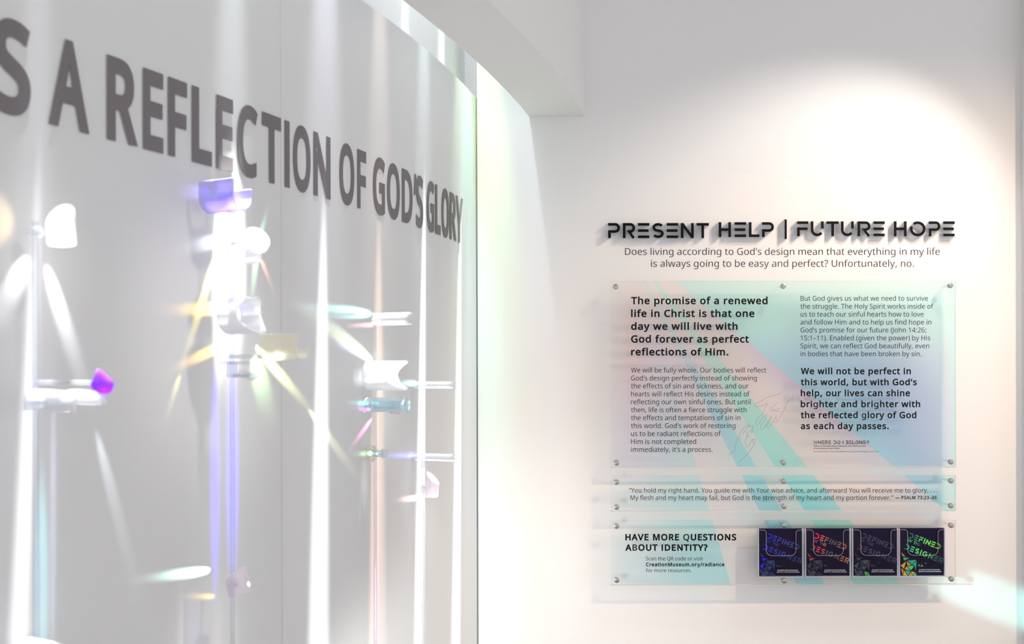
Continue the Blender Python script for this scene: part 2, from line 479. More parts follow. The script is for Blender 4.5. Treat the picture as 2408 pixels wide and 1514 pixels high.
# ------------------------------------------------------------------ lettering data: outlines on a 1000 grid
GLYPHS = {
 '(': '241;32,220,32,264,36,306|45,348,53,390,66,430|83,468,101,505,123,540|150,573|217,573,179,522,151,467|132,407,113,346,103,284|103,221,103,179,108,138|116,98,125,57,137,18|154,-20,171,-57,191,-93|216,-127|150,-127,123,-95,101,-61|83,-24,66,13,53,53|45,94,36,135,32,177',
 ')': '241;209,220,209,177,204,135|196,94,188,53,175,13|158,-24,140,-61,118,-95|91,-127|25,-127,49,-93,70,-57|87,-20,103,18,116,57|124,98,133,138,137,179|137,221,137,263,133,304|124,346,116,387,103,427|87,465,70,504,49,539|24,573|91,573,118,540,140,505|158,468,175,430,188,390|196,348,204,306,209,264',
 ',': '215;154,84|136,23|85,-103|33,-103|63,31|73,93|148,93',
 '-': '258;32,184|32,246|226,246|226,184',
 '.': '215;58,43,58,63,63,77|72,85,82,93,93,97|107,97,121,97,132,93|142,85,152,77,157,63|157,43,157,24,152,10|142,2,132,-7,121,-11|107,-11,93,-11,82,-7|72,2,63,10,58,24',
 '/': '298;290,573|77,0|8,0|221,573',
 '0': '459;419,287,419,241,416,199|409,163,402,126,391,96|376,70,360,45,341,25|316,12,292,-1,263,-8|229,-8,186,-8,150,4|122,27,94,51,73,85|60,129,46,173,39,226|39,287,39,349,46,402|58,446,71,490,91,523|119,547,146,570,183,581|229,581,271,581,307,570|335,547,364,523,385,490|399,446,412,402,419,349/110,287,110,235,114,191|121,156,129,122,142,96|159,78,177,61,200,52|229,52,257,52,281,61|298,78,315,95,328,121|336,156,344,191,348,235|348,287,348,339,344,383|336,417,328,452,315,478|298,495,281,513,257,521|229,521,200,521,177,513|159,495,142,478,129,452|121,417,114,383,110,339',
 '1': '459;285,0|216,0|219,499|108,405|71,452|226,573|285,573',
 '2': '459;417,0|38,0|38,59|261,287,281,310,296,332|306,353,316,375,322,399|322,424,322,456,312,480|294,496,275,512,250,520|221,520,193,520,168,516|147,506,126,496,105,483|83,466|45,513,60,526,76,538|94,548,112,558,132,566|153,572,174,578,196,581|221,581,256,581,287,574|313,562,338,550,358,532|372,510,387,487,394,460|394,428,394,398,388,370|375,344,363,318,346,292|324,267|247,185|128,67|128,64|417,64',
 '3': '459;395,439,395,413,391,391|381,372,371,353,358,338|340,326,322,315,301,306|277,302|277,298,323,293,357,279|379,255,402,231,413,201|413,163,413,130,405,100|390,74,374,48,350,28|318,14,286,-1,244,-8|193,-8,163,-8,136,-6|110,-1,84,3,60,11|36,23|36,89,60,77,86,68|114,61,142,55,168,51|194,51,245,51,282,61|305,81,328,101,339,129|339,164,339,188,333,208|320,223,308,237,289,248|265,255,241,262,213,265|179,265|123,265|123,326|180,326,211,326,238,330|259,339,280,348,296,361|307,377,318,394,323,412|323,434,323,462,314,483|295,498,276,514,251,521|219,521,199,521,180,519|164,515,147,511,132,506|117,498|75,473|39,521,60,537,85,551|115,563,145,575,180,581|218,581,278,581,323,567|352,540,381,514,395,480',
 '4': '459;443,130|359,130|359,0|291,0|291,130|17,130|17,190|286,576|359,576|359,193|443,193/295,500|292,500|257,438|86,193|291,193',
 '5': '459;221,351,260,351,294,345|322,331,351,318,374,299|389,274,405,249,413,219|413,183,413,143,404,109|387,81,370,52,346,30|314,15,282,0,244,-8|199,-8,169,-8,142,-5|116,0,90,5,68,13|51,23|51,90,70,78,93,69|121,62,148,55,175,52|200,52,228,52,253,57|274,65,295,74,311,88|323,106,335,125,341,148|341,176,341,213,329,242|306,262,283,282,247,292|197,292|146,288|99,280|64,302|86,573|373,573|373,508|146,508|132,342|169,348',
 '6': '459;44,245,44,278,46,310|51,342,55,374,63,405|75,433,86,462,101,487|121,510,141,532,166,549|196,562,226,574,263,581|306,581|344,579|377,573|377,513|344,520|308,523,271,523,240,517|216,504,191,492,172,475|158,454,143,433,133,408|127,380,120,352,116,323|115,291|119,291|150,326,162,336,177,344|194,350,212,356,232,358|255,358,288,358,317,352|342,338,367,324,386,305|400,279,414,253,421,221|421,184,421,145,414,111|399,82,384,53,363,31|336,15,309,0,276,-8|239,-8,212,-8,186,-3|163,7,139,17,119,33|101,54,83,75,69,101|59,133,49,165,44,202/238,51,272,51,299,62|320,84,341,105,351,139|351,184,351,221,342,250|324,271,305,292,277,303|241,303,215,303,194,298|175,287,156,277,142,264|131,248,121,232,115,215|115,198,115,180,118,163|123,146,128,129,136,113|146,99,157,84,170,73|185,64,200,56,218,51',
 '7': '459;109,0|344,508|35,508|35,573|419,573|419,518|187,0',
 '8': '459;229,581,262,581,292,575|318,565,343,555,363,539|378,519,393,499,400,473|400,443,400,420,395,400|385,383,375,366,362,351|346,338,329,325,311,313|291,303,315,292,336,279|355,265,374,251,390,234|401,216,413,197,419,175|419,148,419,116,411,89|395,65,380,42,358,24|330,11,302,-2,269,-8|231,-8,190,-8,155,-2|126,10,98,23,76,40|61,63,47,86,39,113|39,146,39,172,45,195|56,214,67,233,81,250|99,264,118,278,137,289|158,299,139,310,122,322|107,336,92,349,80,365|71,383,62,400,58,421|58,444,58,474,65,498|80,518,95,538,115,554|141,565,167,575,196,581/108,145,108,117,118,94|138,76,158,57,188,48|229,48,268,48,298,57|319,76,339,94,350,118|350,148,350,166,345,183|335,197,325,211,311,224|293,235,275,246,254,256|229,265|217,270,193,260,173,249|157,237,141,226,129,212|121,197,112,182,108,165/228,524,198,524,174,517|155,502,136,488,127,468|127,441,127,421,131,405|141,391,150,378,163,367|179,357|232,330|282,357,297,366,308,378|317,392,326,405,330,422|330,441,330,468,321,488|302,502,284,517,259,524',
 '9': '459;417,328,417,295,415,263|410,231,406,198,398,168|387,139,375,111,360,85|340,63,320,41,295,23|265,11,234,-2,197,-8|154,-8|117,-6|82,0|82,60|115,53|152,50,190,50,221,56|245,68,269,80,289,97|303,118,318,139,328,164|334,192,341,220,345,250|346,281|341,281,333,268,323,257|310,247,298,237,283,229|266,223,248,217,228,214|204,214,172,214,143,221|118,235,93,248,74,268|61,294,47,319,40,350|40,387,40,427,48,462|63,491,78,520,99,542|127,557,154,573,186,581|223,581,250,581,276,575|299,565,323,555,343,539|361,518,379,497,392,471|402,439,412,408,417,371/223,521,190,521,163,510|142,488,120,466,110,433|110,388,110,351,119,322|137,301,155,280,182,269|220,269,245,269,268,275|286,285,305,296,320,309|330,325,340,341,346,357|346,374,346,392,343,409|338,426,333,444,325,460|315,474,305,488,292,500|277,508,261,517,243,521',
 ':': '215;58,43,58,63,63,77|72,85,82,93,93,97|107,97,121,97,132,93|142,85,152,77,157,63|157,43,157,24,152,10|142,2,132,-7,121,-11|107,-11,93,-11,82,-7|72,2,63,10,58,24/58,387,58,407,63,421|72,429,82,437,93,441|107,441,121,441,132,437|142,429,152,421,157,407|157,387,157,367,152,353|142,345,132,336,121,332|107,332,93,332,82,336|72,345,63,353,58,367',
 ';': '215;147,84|104,-42|78,-103|25,-103|66,93|141,93/56,387,56,407,61,421|71,429,80,437,92,441|105,441,119,441,131,437|141,429,151,421,156,407|156,387,156,367,151,353|141,345,131,336,119,332|105,332,92,332,80,336|71,345,61,353,56,367',
 '?': '348;112,183,112,203,114,221|118,235,122,250,129,264|139,277,149,291,163,305|180,319|228,363,240,375,248,387|253,398,257,409,260,423|260,439,260,464,252,484|235,498,218,512,194,519|163,519,137,519,113,516|93,509|34,485|10,541,31,553,55,562|81,569,107,577,136,581|168,581,218,581,258,568|285,543,313,518,327,484|327,440,327,416,323,396|316,379,308,362,297,347|283,332|192,248,183,237,176,225|173,215|168,161|112,161/94,43,94,63,99,77|108,85,117,93,129,97|144,97,157,97,168,93|178,85,188,77,192,63|192,43,192,24,188,10|178,2,168,-7,157,-11|144,-11,129,-11,117,-7|108,2,99,10,94,24',
 'A': '512;437,0|368,177|141,177|73,0|0,0|224,575|289,575|512,0/255,500|230,415|165,241|346,241',
 'B': '521;241,573,313,573,367,562|404,541,440,520,459,483|459,431,459,408,455,388|446,371,438,354,426,339|409,328,393,316,373,308|350,304|350,300,374,296,395,289|415,279,435,269,450,254|461,236,472,217,478,193|478,163,478,128,470,99|454,74,438,50,415,31|385,19,356,6,320,0|279,0|78,0|78,573/256,329,305,329,339,337|357,352,375,368,384,392|384,423,384,454,373,477|351,490,329,504,293,511|245,511|150,511|150,329/150,269|150,61|265,61,316,61,352,71|371,91,391,110,401,136|401,168,401,189,397,206|388,221,379,236,364,248|344,256,323,265,295,269|260,269',
 'C': '507;323,517,293,517,265,512|241,502,216,491,195,476|178,456,161,436,148,412|139,383,130,354,125,322|125,286,125,239,132,198|147,164,162,129,184,102|213,83,242,65,279,55|322,55,348,55,371,57|394,62|460,78|460,15,438,7,416,1|393,-2,371,-6,343,-8|312,-8,254,-8,205,4|166,28,127,52,98,86|78,131,59,175,49,227|49,287,49,330,55,370|67,406,79,442,97,473|120,499,143,525,172,545|206,559,240,574,280,581|324,581,353,581,382,578|409,572,436,566,461,558|482,547|453,486|394,508,372,514,349,517',
 'D': '585;536,292,536,228,525,174|501,131,477,87,443,55|399,33,354,11,300,0|237,0|78,0|78,573|254,573,312,573,362,562|404,540,446,519,479,488|502,446,525,405,536,353/460,289,460,340,452,382|435,415,418,447,394,471|361,487,329,503,290,511|244,511|150,511|150,62|228,62,305,62,363,81|402,119,441,157,460,214',
 'E': '446;398,0|78,0|78,573|398,573|398,509|150,509|150,330|383,330|383,268|150,268|150,63|398,63',
 'F': '416;150,0|78,0|78,573|398,573|398,509|150,509|150,306|383,306|383,243|150,243',
 'G': '584;326,302|524,302|524,22,493,11,462,4|431,-1,399,-6,363,-8|323,-8,264,-8,214,4|173,28,133,51,102,85|81,130,59,174,49,226|49,286,49,346,61,398|84,442,108,486,142,520|186,544,230,568,283,581|346,581,378,581,408,578|437,572,465,566,492,558|516,547|489,484|421,508,395,514,369,517|342,517,296,517,257,508|225,489,192,470,167,444|150,409,133,375,124,334|124,286,124,241,132,201|146,166,161,131,184,103|216,84,247,64,289,55|340,55|404,59|452,68|452,238|326,238',
 'H': '594;516,0|443,0|443,267|150,267|150,0|78,0|78,573|150,573|150,330|443,330|443,573|516,573',
 'I': '228;78,0|78,573|150,573|150,0',
 'J': '219;-3,-152|-37,-150|-63,-142|-63,-81|-35,-87|-5,-89,9,-89,21,-86|33,-81,45,-76,55,-66|63,-53,70,-40,74,-21|74,3|74,573|146,573|146,9,146,-28,140,-58|128,-82,115,-106,98,-124|75,-135,53,-147,27,-152',
 'L': '420;78,0|78,573|150,573|150,64|400,64|400,0',
 'M': '727;330,0|142,502|139,502|144,347|144,0|78,0|78,573|184,573|361,103|364,103|544,573|650,573|650,0|578,0|581,460|584,501|581,501|390,0',
 'N': '609;532,0|447,0|141,476|138,476|144,320|144,0|78,0|78,573|161,573|467,99|470,99|464,249|464,573|532,573',
 'O': '626;577,287,577,243,572,202|561,166,549,130,533,99|510,73,488,47,461,27|428,13,395,-1,357,-8|314,-8,269,-8,230,-1|196,13,163,27,136,47|114,73,92,99,76,130|65,167,54,203,49,244|49,288,49,347,59,398|78,442,97,486,126,520|166,545,205,569,254,581|314,581,372,581,420,569|459,545,498,521,527,486|547,442,567,398,577,346/125,287,125,239,132,198|145,163,159,128,179,101|207,83,235,64,271,55|314,55,357,55,392,64|420,83,447,101,468,128|481,163,495,198,501,239|501,287,501,359,486,416|456,457,426,498,379,518|314,518,271,518,235,509|207,490,179,472,159,445|145,411,132,377,125,335',
 'P': '485;229,573,304,573,359,558|393,528,427,499,444,458|444,404,444,381,440,358|433,336,425,315,412,295|395,278,377,261,353,248|324,238,295,228,258,223|216,223|150,223|150,0|78,0|78,573/223,511|150,511|150,285|208,285,244,285,274,289|298,296,322,304,340,316|352,334,364,351,370,373|370,401,370,438,358,465|334,484,311,502,274,511',
 'Q': '626;577,287,577,241,571,198|559,160,546,122,527,90|503,64,478,38,447,19|411,6|548,-136|444,-136|334,-7|314,-8,269,-8,230,-1|196,13,163,27,136,47|114,73,92,99,76,130|65,167,54,203,49,244|49,288,49,347,59,398|78,442,97,486,126,520|166,545,205,569,254,581|314,581,372,581,420,569|459,545,498,521,527,486|547,442,567,398,577,346/125,287,125,239,132,198|145,163,159,128,179,101|207,83,235,64,271,55|314,55,357,55,392,64|420,83,447,101,468,128|481,163,495,198,501,239|501,287,501,359,486,416|456,457,426,498,379,518|314,518,271,518,235,509|207,490,179,472,159,445|145,411,132,377,125,335',
 'R': '499;236,573,283,573,323,567|353,555,384,543,407,524|422,500,437,476,444,446|444,410,444,379,439,354|427,334,416,313,402,297|385,285,367,273,349,264|330,257|487,0|403,0|264,237|150,237|150,0|78,0|78,573/232,510|150,510|150,298|236,298,282,298,316,307|338,325,359,344,370,371|370,407,370,432,365,452|355,467,345,482,330,493|310,500,289,507,263,510',
 'S': '440;403,153,403,119,394,90|378,66,361,42,337,24|307,11,276,-2,240,-8|198,-8|137,-5|83,4|41,19|41,88,60,80,84,72|113,65,141,58,171,55|201,55,230,55,253,58|273,66,292,73,306,84|316,98,326,112,330,128|330,147,330,165,326,181|318,194,310,207,297,219|277,230,258,241,230,252|196,265,171,274,150,283|131,294,113,304,97,316|85,330,73,343,63,358|57,375,51,392,48,412|48,435,48,465,56,491|71,513,87,534,108,551|136,563,163,575,195,581|231,581,262,581,291,578|318,572,344,566,368,558|389,549|366,487,347,495,325,503|302,508,279,514,254,517|229,517,205,517,185,514|169,507,153,500,141,490|133,478,125,465,121,450|121,434,121,415,125,399|133,386,141,373,154,361|172,351|246,318,280,306,308,293|332,279,355,265,372,248|385,228,397,208,403,183',
 'T': '446;259,0|187,0|187,509|8,509|8,573|437,573|437,509|259,509',
 'U': '586;513,202,513,163,505,127|489,95,473,63,449,38|416,20,383,1,341,-8|290,-8,219,-8,165,11|128,50,91,89,72,140|72,204|72,573|144,573|144,201,144,155,157,119|182,93,206,67,244,55|294,55,329,55,357,61|379,73,401,86,416,103|427,126,437,148,442,173|442,202|442,573|513,573',
 'V': '481;481,573|277,0|204,0|0,573|75,573|220,160|241,80|277,207|405,573',
 'W': '746;735,573|583,0|510,0|370,488|342,373|234,0|161,0|10,573|85,573|196,118|201,87|232,227|333,573|407,573|532,151|544,87|572,224|660,573',
 'X': '470;467,0|385,0|233,249|79,0|3,0|193,298|15,573|95,573|236,348|377,573|453,573|276,300',
 'Y': '454;227,291|376,573|454,573|263,222|263,0|191,0|191,219|0,573|79,573',
 'a': '450;231,437,283,437,322,426|347,403,372,380,385,343|385,293|385,0|334,0|320,61|317,61,304,45,292,32|279,22,266,12,251,4|234,-1,217,-6,196,-8|172,-8,147,-8,124,-3|103,6,82,15,66,29|55,48,43,67,37,91|37,119,37,162,54,195|87,219,121,242,173,254|243,257|316,259|316,285,316,321,308,345|293,359,277,373,255,380|227,380,204,380,183,377|163,370|106,347|84,400,103,410,125,419|151,426,176,433,203,437/252,208,198,206,161,197|141,182,120,167,110,146|110,119,110,95,117,77|132,66,147,55,165,49|188,49,225,49,255,59|279,79,303,99,315,130|315,172|315,210',
 'b': '493;138,410|135,373|139,373,151,391,168,406|189,419,211,431,238,437|272,437,325,437,368,418|401,381,433,344,449,289|449,215,449,166,442,125|427,91,412,58,392,33|365,17,338,0,307,-8|272,-8,238,-8,211,-2|189,10,168,23,151,37|139,55|133,55|119,0|68,0|68,609|139,609/260,379,229,379,205,373|188,361,170,350,157,332|150,308,142,285,139,254|139,217|139,214,139,161,147,121|165,93,182,65,214,51|261,51,300,51,329,65|348,93,367,121,376,162|376,216,376,270,367,310|348,338,329,365,299,379',
 'c': '385;241,-8,203,-8,169,0|139,15,109,31,86,55|69,87,53,120,44,162|44,213,44,265,53,308|71,342,88,375,112,399|142,415,173,430,207,438|245,438,267,438,288,436|309,431|358,415|337,356|292,370|244,376,215,376,191,370|172,358,154,345,140,327|131,303,122,279,117,249|117,213,117,179,122,150|131,126,140,102,153,84|172,71,190,59,213,53|240,53,263,53,284,55|302,60|351,78|351,15,337,8,321,2|304,-2,286,-6,265,-8',
 'd': '493;221,-8,167,-8,124,11|92,48,60,85,44,140|44,214,44,288,60,344|93,381,125,419,168,438|221,438,244,438,263,435|280,429,296,424,311,416|323,407,335,397,346,386|354,374|359,374|354,438|354,609|425,609|425,0|368,0|358,58|354,58,346,45,335,34|323,24,311,15,296,7|279,1,263,-5,243,-8/232,51,277,51,309,63|328,88,346,113,355,150|355,200|355,213,355,267,346,308|329,336,311,365,279,379|231,379,193,379,165,364|146,334,127,304,117,263|117,213,117,161,127,121|146,93,165,65,193,51',
 'e': '452;234,438,271,438,303,430|329,414,356,398,376,375|390,346,404,317,411,283|411,244|411,201|117,201,118,153,131,116|154,90,178,65,211,52|254,52,281,52,306,55|327,60,348,65,370,72|392,82|392,20,370,10,349,3|327,-1,306,-6,280,-8|251,-8,210,-8,174,0|143,17,112,33,88,58|70,91,53,124,44,164|44,212,44,259,52,299|68,333,84,366,106,392|134,411,163,429,196,438/233,380,200,380,173,369|154,348,134,326,122,296|119,257|338,257,338,282,334,303|326,322,319,340,308,354|292,364,277,375,257,380',
 'f': '276;266,375|158,375|158,0|87,0|87,375|12,375|12,408|87,432|87,457,87,494,93,524|104,547,115,570,131,587|152,597,172,608,198,613|227,613|274,609|310,599|292,544|262,552|228,556,204,556,187,548|175,532,164,516,158,492|158,458|158,430|266,430',
 'g': '493;221,438,249,438,274,433|297,422,320,411,339,395|355,373|359,373|369,430|425,430|425,-7,425,-48,418,-82|404,-109,390,-137,369,-158|341,-172,312,-186,276,-192|233,-192,202,-192,173,-190|147,-186,121,-181,98,-174|78,-165|78,-100,98,-111,122,-119|149,-125,176,-131,206,-134|237,-134,273,-134,302,-123|324,-101,345,-80,355,-50|355,-13|358,57|354,57,339,35,321,19|299,8,277,-3,251,-8|221,-8,166,-8,122,11|91,51,60,90,44,144|44,214,44,283,60,337|91,377,122,418,165,438/230,379,206,379,186,372|169,359,152,346,139,328|130,303,121,279,117,249|117,213,117,160,127,120|146,92,166,64,194,50|232,50,254,50,272,53|288,58,303,64,316,73|326,85,337,97,344,112|349,131,354,149,356,172|356,197|356,214,356,253,352,285|343,309,334,333,320,350|302,362,283,373,259,379',
 'h': '496;138,399|135,370|140,370,149,385,160,398|174,407,188,417,203,424|221,429,238,435,255,437|273,437,308,437,337,432|360,421,384,410,401,393|413,370,425,347,431,317|431,280|431,0|361,0|361,275,361,310,353,336|338,353,322,370,298,379|265,379,233,379,207,372|189,360,171,348,158,331|150,308,143,284,139,256|139,222|139,0|68,0|68,609|139,609',
 'i': '207;139,430|139,0|68,0|68,430/104,591,115,591,124,587|133,580,141,573,145,562|145,546,145,531,141,520|133,512,124,505,115,501|104,501,92,501,83,505|75,512,67,520,63,531|63,546,63,562,67,573|75,580,83,587,92,591',
 'j': '207;18,-192|-18,-190|-44,-183|-44,-126|-19,-132|9,-134,26,-134,40,-129|51,-120,63,-111,68,-93|68,-67|68,430|139,430|139,-64,139,-91,134,-114|126,-133,117,-152,104,-167|87,-177,69,-187,46,-192/63,546,63,562,67,573|75,580,83,587,92,591|104,591,115,591,124,587|133,580,141,573,145,562|145,546,145,531,141,520|133,512,124,505,115,501|104,501,92,501,83,505|75,512,67,520,63,531',
 'k': '428;135,221|138,221|189,285|326,430|409,430|235,246|421,0|336,0|187,200|138,158|138,0|68,0|68,609|138,609',
 'l': '207;139,0|68,0|68,609|139,609',
 'm': '750;540,438,588,438,625,425|649,401,673,376,685,335|685,280|685,0|615,0|615,277,615,310,608,336|594,353,580,370,558,379|528,379,486,379,456,366|438,342,420,318,411,283|411,237|411,0|342,0|342,277,342,299,338,318|332,333,326,348,316,360|303,367,290,375,274,379|253,379,225,379,202,372|185,360,169,348,157,331|150,308,142,285,139,257|139,223|139,0|68,0|68,430|125,430|136,371|140,371,149,386,160,399|173,409,186,418,200,426|217,431,233,435,249,438|266,438,299,438,327,432|349,420,371,408,388,390|398,366|402,366,416,390,436,408|461,420,486,432,512,438',
 'n': '496;275,438,326,438,365,425|391,401,418,376,431,335|431,280|431,0|361,0|361,275,361,310,353,336|338,353,322,370,298,379|265,379,217,379,184,365|166,338,148,312,139,273|139,223|139,0|68,0|68,430|125,430|136,371|140,371,149,386,161,399|175,409,189,418,205,426|222,431,239,435,257,438',
 'o': '485;442,216,442,180,437,148|428,121,418,93,405,70|388,51,370,31,349,17|324,7,300,-3,272,-8|241,-8,213,-8,187,-3|163,7,139,17,118,31|100,51,83,70,69,93|59,121,49,148,44,180|44,216,44,263,52,304|68,336,84,369,107,394|137,412,167,429,203,438|244,438,283,438,317,429|347,412,377,394,400,369|417,336,433,304,442,263/117,216,117,182,121,153|130,128,139,103,153,84|172,71,190,57,214,51|243,51,272,51,296,57|314,71,333,84,347,103|356,128,364,153,369,182|369,216,369,250,364,279|355,303,346,327,332,346|314,359,296,372,272,379|242,379,198,379,167,364|147,335,127,306,117,267',
 'p': '493;273,438,326,438,368,419|401,383,433,346,449,290|449,216,449,167,442,126|427,93,412,59,392,34|365,17,339,0,308,-8|272,-8,250,-8,230,-5|213,1,196,7,182,14|170,24,158,33,147,43|139,55|134,55|139,-16|139,-192|68,-192|68,430|126,430|136,371|139,371,147,384,158,395|170,405,182,415,196,423|213,429,230,435,250,438/260,379,231,379,208,373|190,362,172,351,160,335|152,313,144,291,139,263|139,229|139,216,139,180,142,150|150,126,157,101,170,83|188,70,206,57,230,51|261,51,288,51,309,58|326,72,343,87,355,106|364,131,372,156,376,184|376,217,376,266,367,305|348,334,329,364,299,379',
 'q': '493;355,25|358,58|354,58,341,40,324,24|303,11,281,-2,253,-8|219,-8,167,-8,125,11|93,48,60,85,44,140|44,214,44,263,52,304|67,338,82,371,102,396|129,413,156,429,187,438|221,438,255,438,283,431|304,419,325,406,342,390|355,371|358,371|369,430|425,430|425,-192|354,-192/233,51,262,51,286,56|304,67,321,77,334,94|342,116,350,138,355,166|355,199|355,213,355,268,346,309|328,337,310,365,277,379|231,379,192,379,164,364|145,334,126,304,117,263|117,213,117,162,127,122|146,93,165,65,194,51',
 'r': '331;269,438|319,433|310,368|264,374,247,374,231,370|217,363,202,356,188,347|176,334,165,321,155,306|149,289,142,271,139,251|139,229|139,0|68,0|68,430|126,430|134,351|137,351,146,367,157,382|170,395,183,408,198,418|214,426,231,434,249,438',
 's': '384;348,119,348,91,341,68|327,49,313,30,294,16|268,6,242,-3,212,-8|176,-8,146,-8,121,-6|99,-1,77,4,58,11|42,19|42,83|104,60,128,53,153,49|178,49,214,49,240,55|256,66,272,78,280,93|280,112,280,123,277,133|271,141,265,150,255,158|239,167|174,196,146,206,122,217|103,228,83,238,68,251|57,266,46,281,41,300|41,324,41,360,56,388|85,408,115,428,154,438|202,438,228,438,253,435|275,430,298,425,319,418|339,409|315,353|258,372,238,377,218,380|197,380,168,380,146,375|131,366,116,357,108,344|108,328,108,316,112,306|119,298,126,290,137,282|154,274|289,215,308,204,323,191|333,176,343,161,348,142',
 't': '289;212,50|272,59|272,5|240,-4|200,-8,177,-8,157,-4|138,4,119,11,103,25|91,44,80,63,74,90|74,125|74,375|13,375|13,409|75,437|103,528|144,528|144,430|269,430|269,375|144,375|144,127,144,101,151,81|163,69,176,56,192,50',
 'u': '496;427,430|427,0|370,0|359,57|356,57,347,42,335,30|321,20,306,10,291,3|273,-1,256,-6,238,-8|220,-8,186,-8,157,-3|134,8,110,19,93,36|81,59,69,82,63,112|63,148|63,430|135,430|135,153,135,119,142,93|158,76,173,59,198,51|230,51,262,51,287,57|306,69,324,81,337,98|345,121,353,145,357,173|357,206|357,430',
 'v': '407;163,0|0,430|75,430|193,96|201,63|204,63|241,176|332,430|407,430|244,0',
 'w': '630;316,357|313,357|284,242|207,1|127,1|9,431|82,431|163,109|169,73|172,73|201,188|277,431|354,431|451,109|457,74|460,74|489,201|549,431|621,431|502,1|419,1',
 'x': '424;170,220|22,430|102,430|213,268|322,430|402,430|253,220|410,0|330,0|213,172|94,0|14,0',
 'y': '409;1,430|76,430|184,144|205,68|209,68|245,186|333,430|409,430|224,-59,214,-86,202,-109|188,-130,174,-150,158,-165|138,-176,119,-187,95,-192|67,-192|9,-186|9,-130|56,-135,73,-135,87,-132|99,-126,111,-119,121,-111|130,-99|152,-59|174,-2',
 'z': '377;346,0|31,0|31,47|262,375|45,375|45,430|340,430|340,377|112,55|346,55',
 '–': '401;32,184|32,246|369,246|369,184',
 '—': '802;32,184|32,246|770,246|770,184',
 '’': '140;131,564|88,437|62,376|10,376|50,573|125,573',
 '“': '288;278,573|238,376|162,376|156,385|200,511|226,573/130,573|100,438|90,376|14,376|10,385|28,445|79,573',
 '”': '288;278,564|260,503|209,376|156,376|186,510|197,573|273,573/130,564|87,437|61,376|10,376|49,573|124,573',
 ' ': '209;',
}
def glyph(ch, n=4):
    w, sp = GLYPHS[ch].split(';')
    polys = []
    for s in sp.split('/'):
        if not s: continue
        pts = [[float(q) for q in p.split(',')] for p in s.split('|')]
        pl = []
        for i, p in enumerate(pts):
            q = pts[(i + 1) % len(pts)]
            if len(p) == 2:
                pl.append((p[0], p[1]))
            else:
                for k in range(n):
                    t = k / n; u = 1 - t
                    pl.append(tuple(u ** 3 * p[j] + 3 * u * u * t * p[2 + j] + 3 * u * t * t * p[4 + j] + t ** 3 * q[j] for j in (0, 1)))
        polys.append(pl)
    return float(w), polys
def fatten(pl, o):
    """move an outline outward by o"""
    if not o: return pl
    pl = [p for i, p in enumerate(pl) if math.dist(p, pl[i - 1]) > 0.5]
    res = []
    n = len(pl)
    for i in range(n):
        a, b, c = pl[i - 1], pl[i], pl[(i + 1) % n]
        d1 = Vector((b[0] - a[0], b[1] - a[1])).normalized(); d2 = Vector((c[0] - b[0], c[1] - b[1])).normalized()
        n1 = Vector((-d1.y, d1.x)); n2 = Vector((-d2.y, d2.x))
        m = n1 + n2
        if m.length < 0.3: m = n1
        m.normalize()
        k = o / max(0.55, m.dot(n1))
        res.append((b[0] + m.x * k, b[1] + m.y * k))
    return res
def fill(polys):
    """triangulate outlines (holes by even-odd) -> verts2d, faces"""
    cu = bpy.data.curves.new('outline', 'CURVE'); cu.dimensions = '2D'; cu.fill_mode = 'BOTH'
    for pl in polys:
        sp = cu.splines.new('POLY'); sp.points.add(len(pl) - 1)
        for i, p in enumerate(pl):
            sp.points[i].co = (p[0], p[1], 0, 1)
        sp.use_cyclic_u = True
    o = bpy.data.objects.new('outline', cu)
    me = o.to_mesh()
    vs = [(v.co.x, v.co.y) for v in me.vertices]
    fs = [tuple(p.vertices) for p in me.polygons]
    o.to_mesh_clear()
    bpy.data.objects.remove(o); bpy.data.curves.remove(cu)
    return vs, fs
CAP = 573.0
_cache = {}
def tri(ch, o, n=4):
    if ch == 'M' and o > 10 and (ch, o, n) not in _cache:
        w = float(GLYPHS['M'].split(';')[0]); t = 72 + 2 * o; a, c, q = 78 - o, w / 2, w - 78 + o
        _cache[(ch, o, n)] = (w, fill([[(a, -o), (a, CAP + o), (a + t * 1.25, CAP + o), (c, 175), (q - t * 1.25, CAP + o), (q, CAP + o), (q, -o), (q - t, -o), (q - t, 370), (c + t * .42, -o), (c - t * .42, -o), (a + t, 370), (a + t, -o)]]))
    if (ch, o, n) not in _cache:
        w, pl = glyph(ch, n)
        if o > 20 and ch in 'gBQ869': oo = o * 0.55
        else: oo = o
        _cache[(ch, o, n)] = (w, fill([fatten(p, oo) for p in pl]) if pl else ([], []))
    return _cache[(ch, o, n)]
LIGHT, REG, SEMI, BOLD = -5, 4, 26, 36
def line(mb, text, x0, x1, yb, cap, o, place, slant=0.0, n=3):
    """one line of lettering between pixel columns x0..x1 on baseline yb; place(px,py) -> point"""
    sc = cap / (CAP + 2 * o)
    gap = 2 * o if o > 0 else 0
    ws = []
    for ch in text:
        ws.append(tri(ch, o, n)[0] + gap)
    first = tri(text[0], o, n)[1][0]; last = tri(text[-1], o, n)[1][0]
    lsb = min(v[0] for v in first)
    rend = max(v[0] for v in last)
    nat = (sum(ws[:-1]) + rend - lsb) * sc
    if x1 is None: x1 = x0 + nat
    k = (x1 - x0) / nat
    xs = min(1.22, max(0.90, k))
    track = ((x1 - x0) - nat * xs) / max(1, len(text) - 1)
    pen = x0 - lsb * sc * xs
    for ch, w in zip(text, ws):
        vs, fs = tri(ch, o, n)[1]
        if vs:
            mb.add([place(pen + (v[0] + v[1] * slant) * sc * xs, yb - (v[1] - 0) * sc) for v in vs], fs)
        pen += w * sc * xs + track

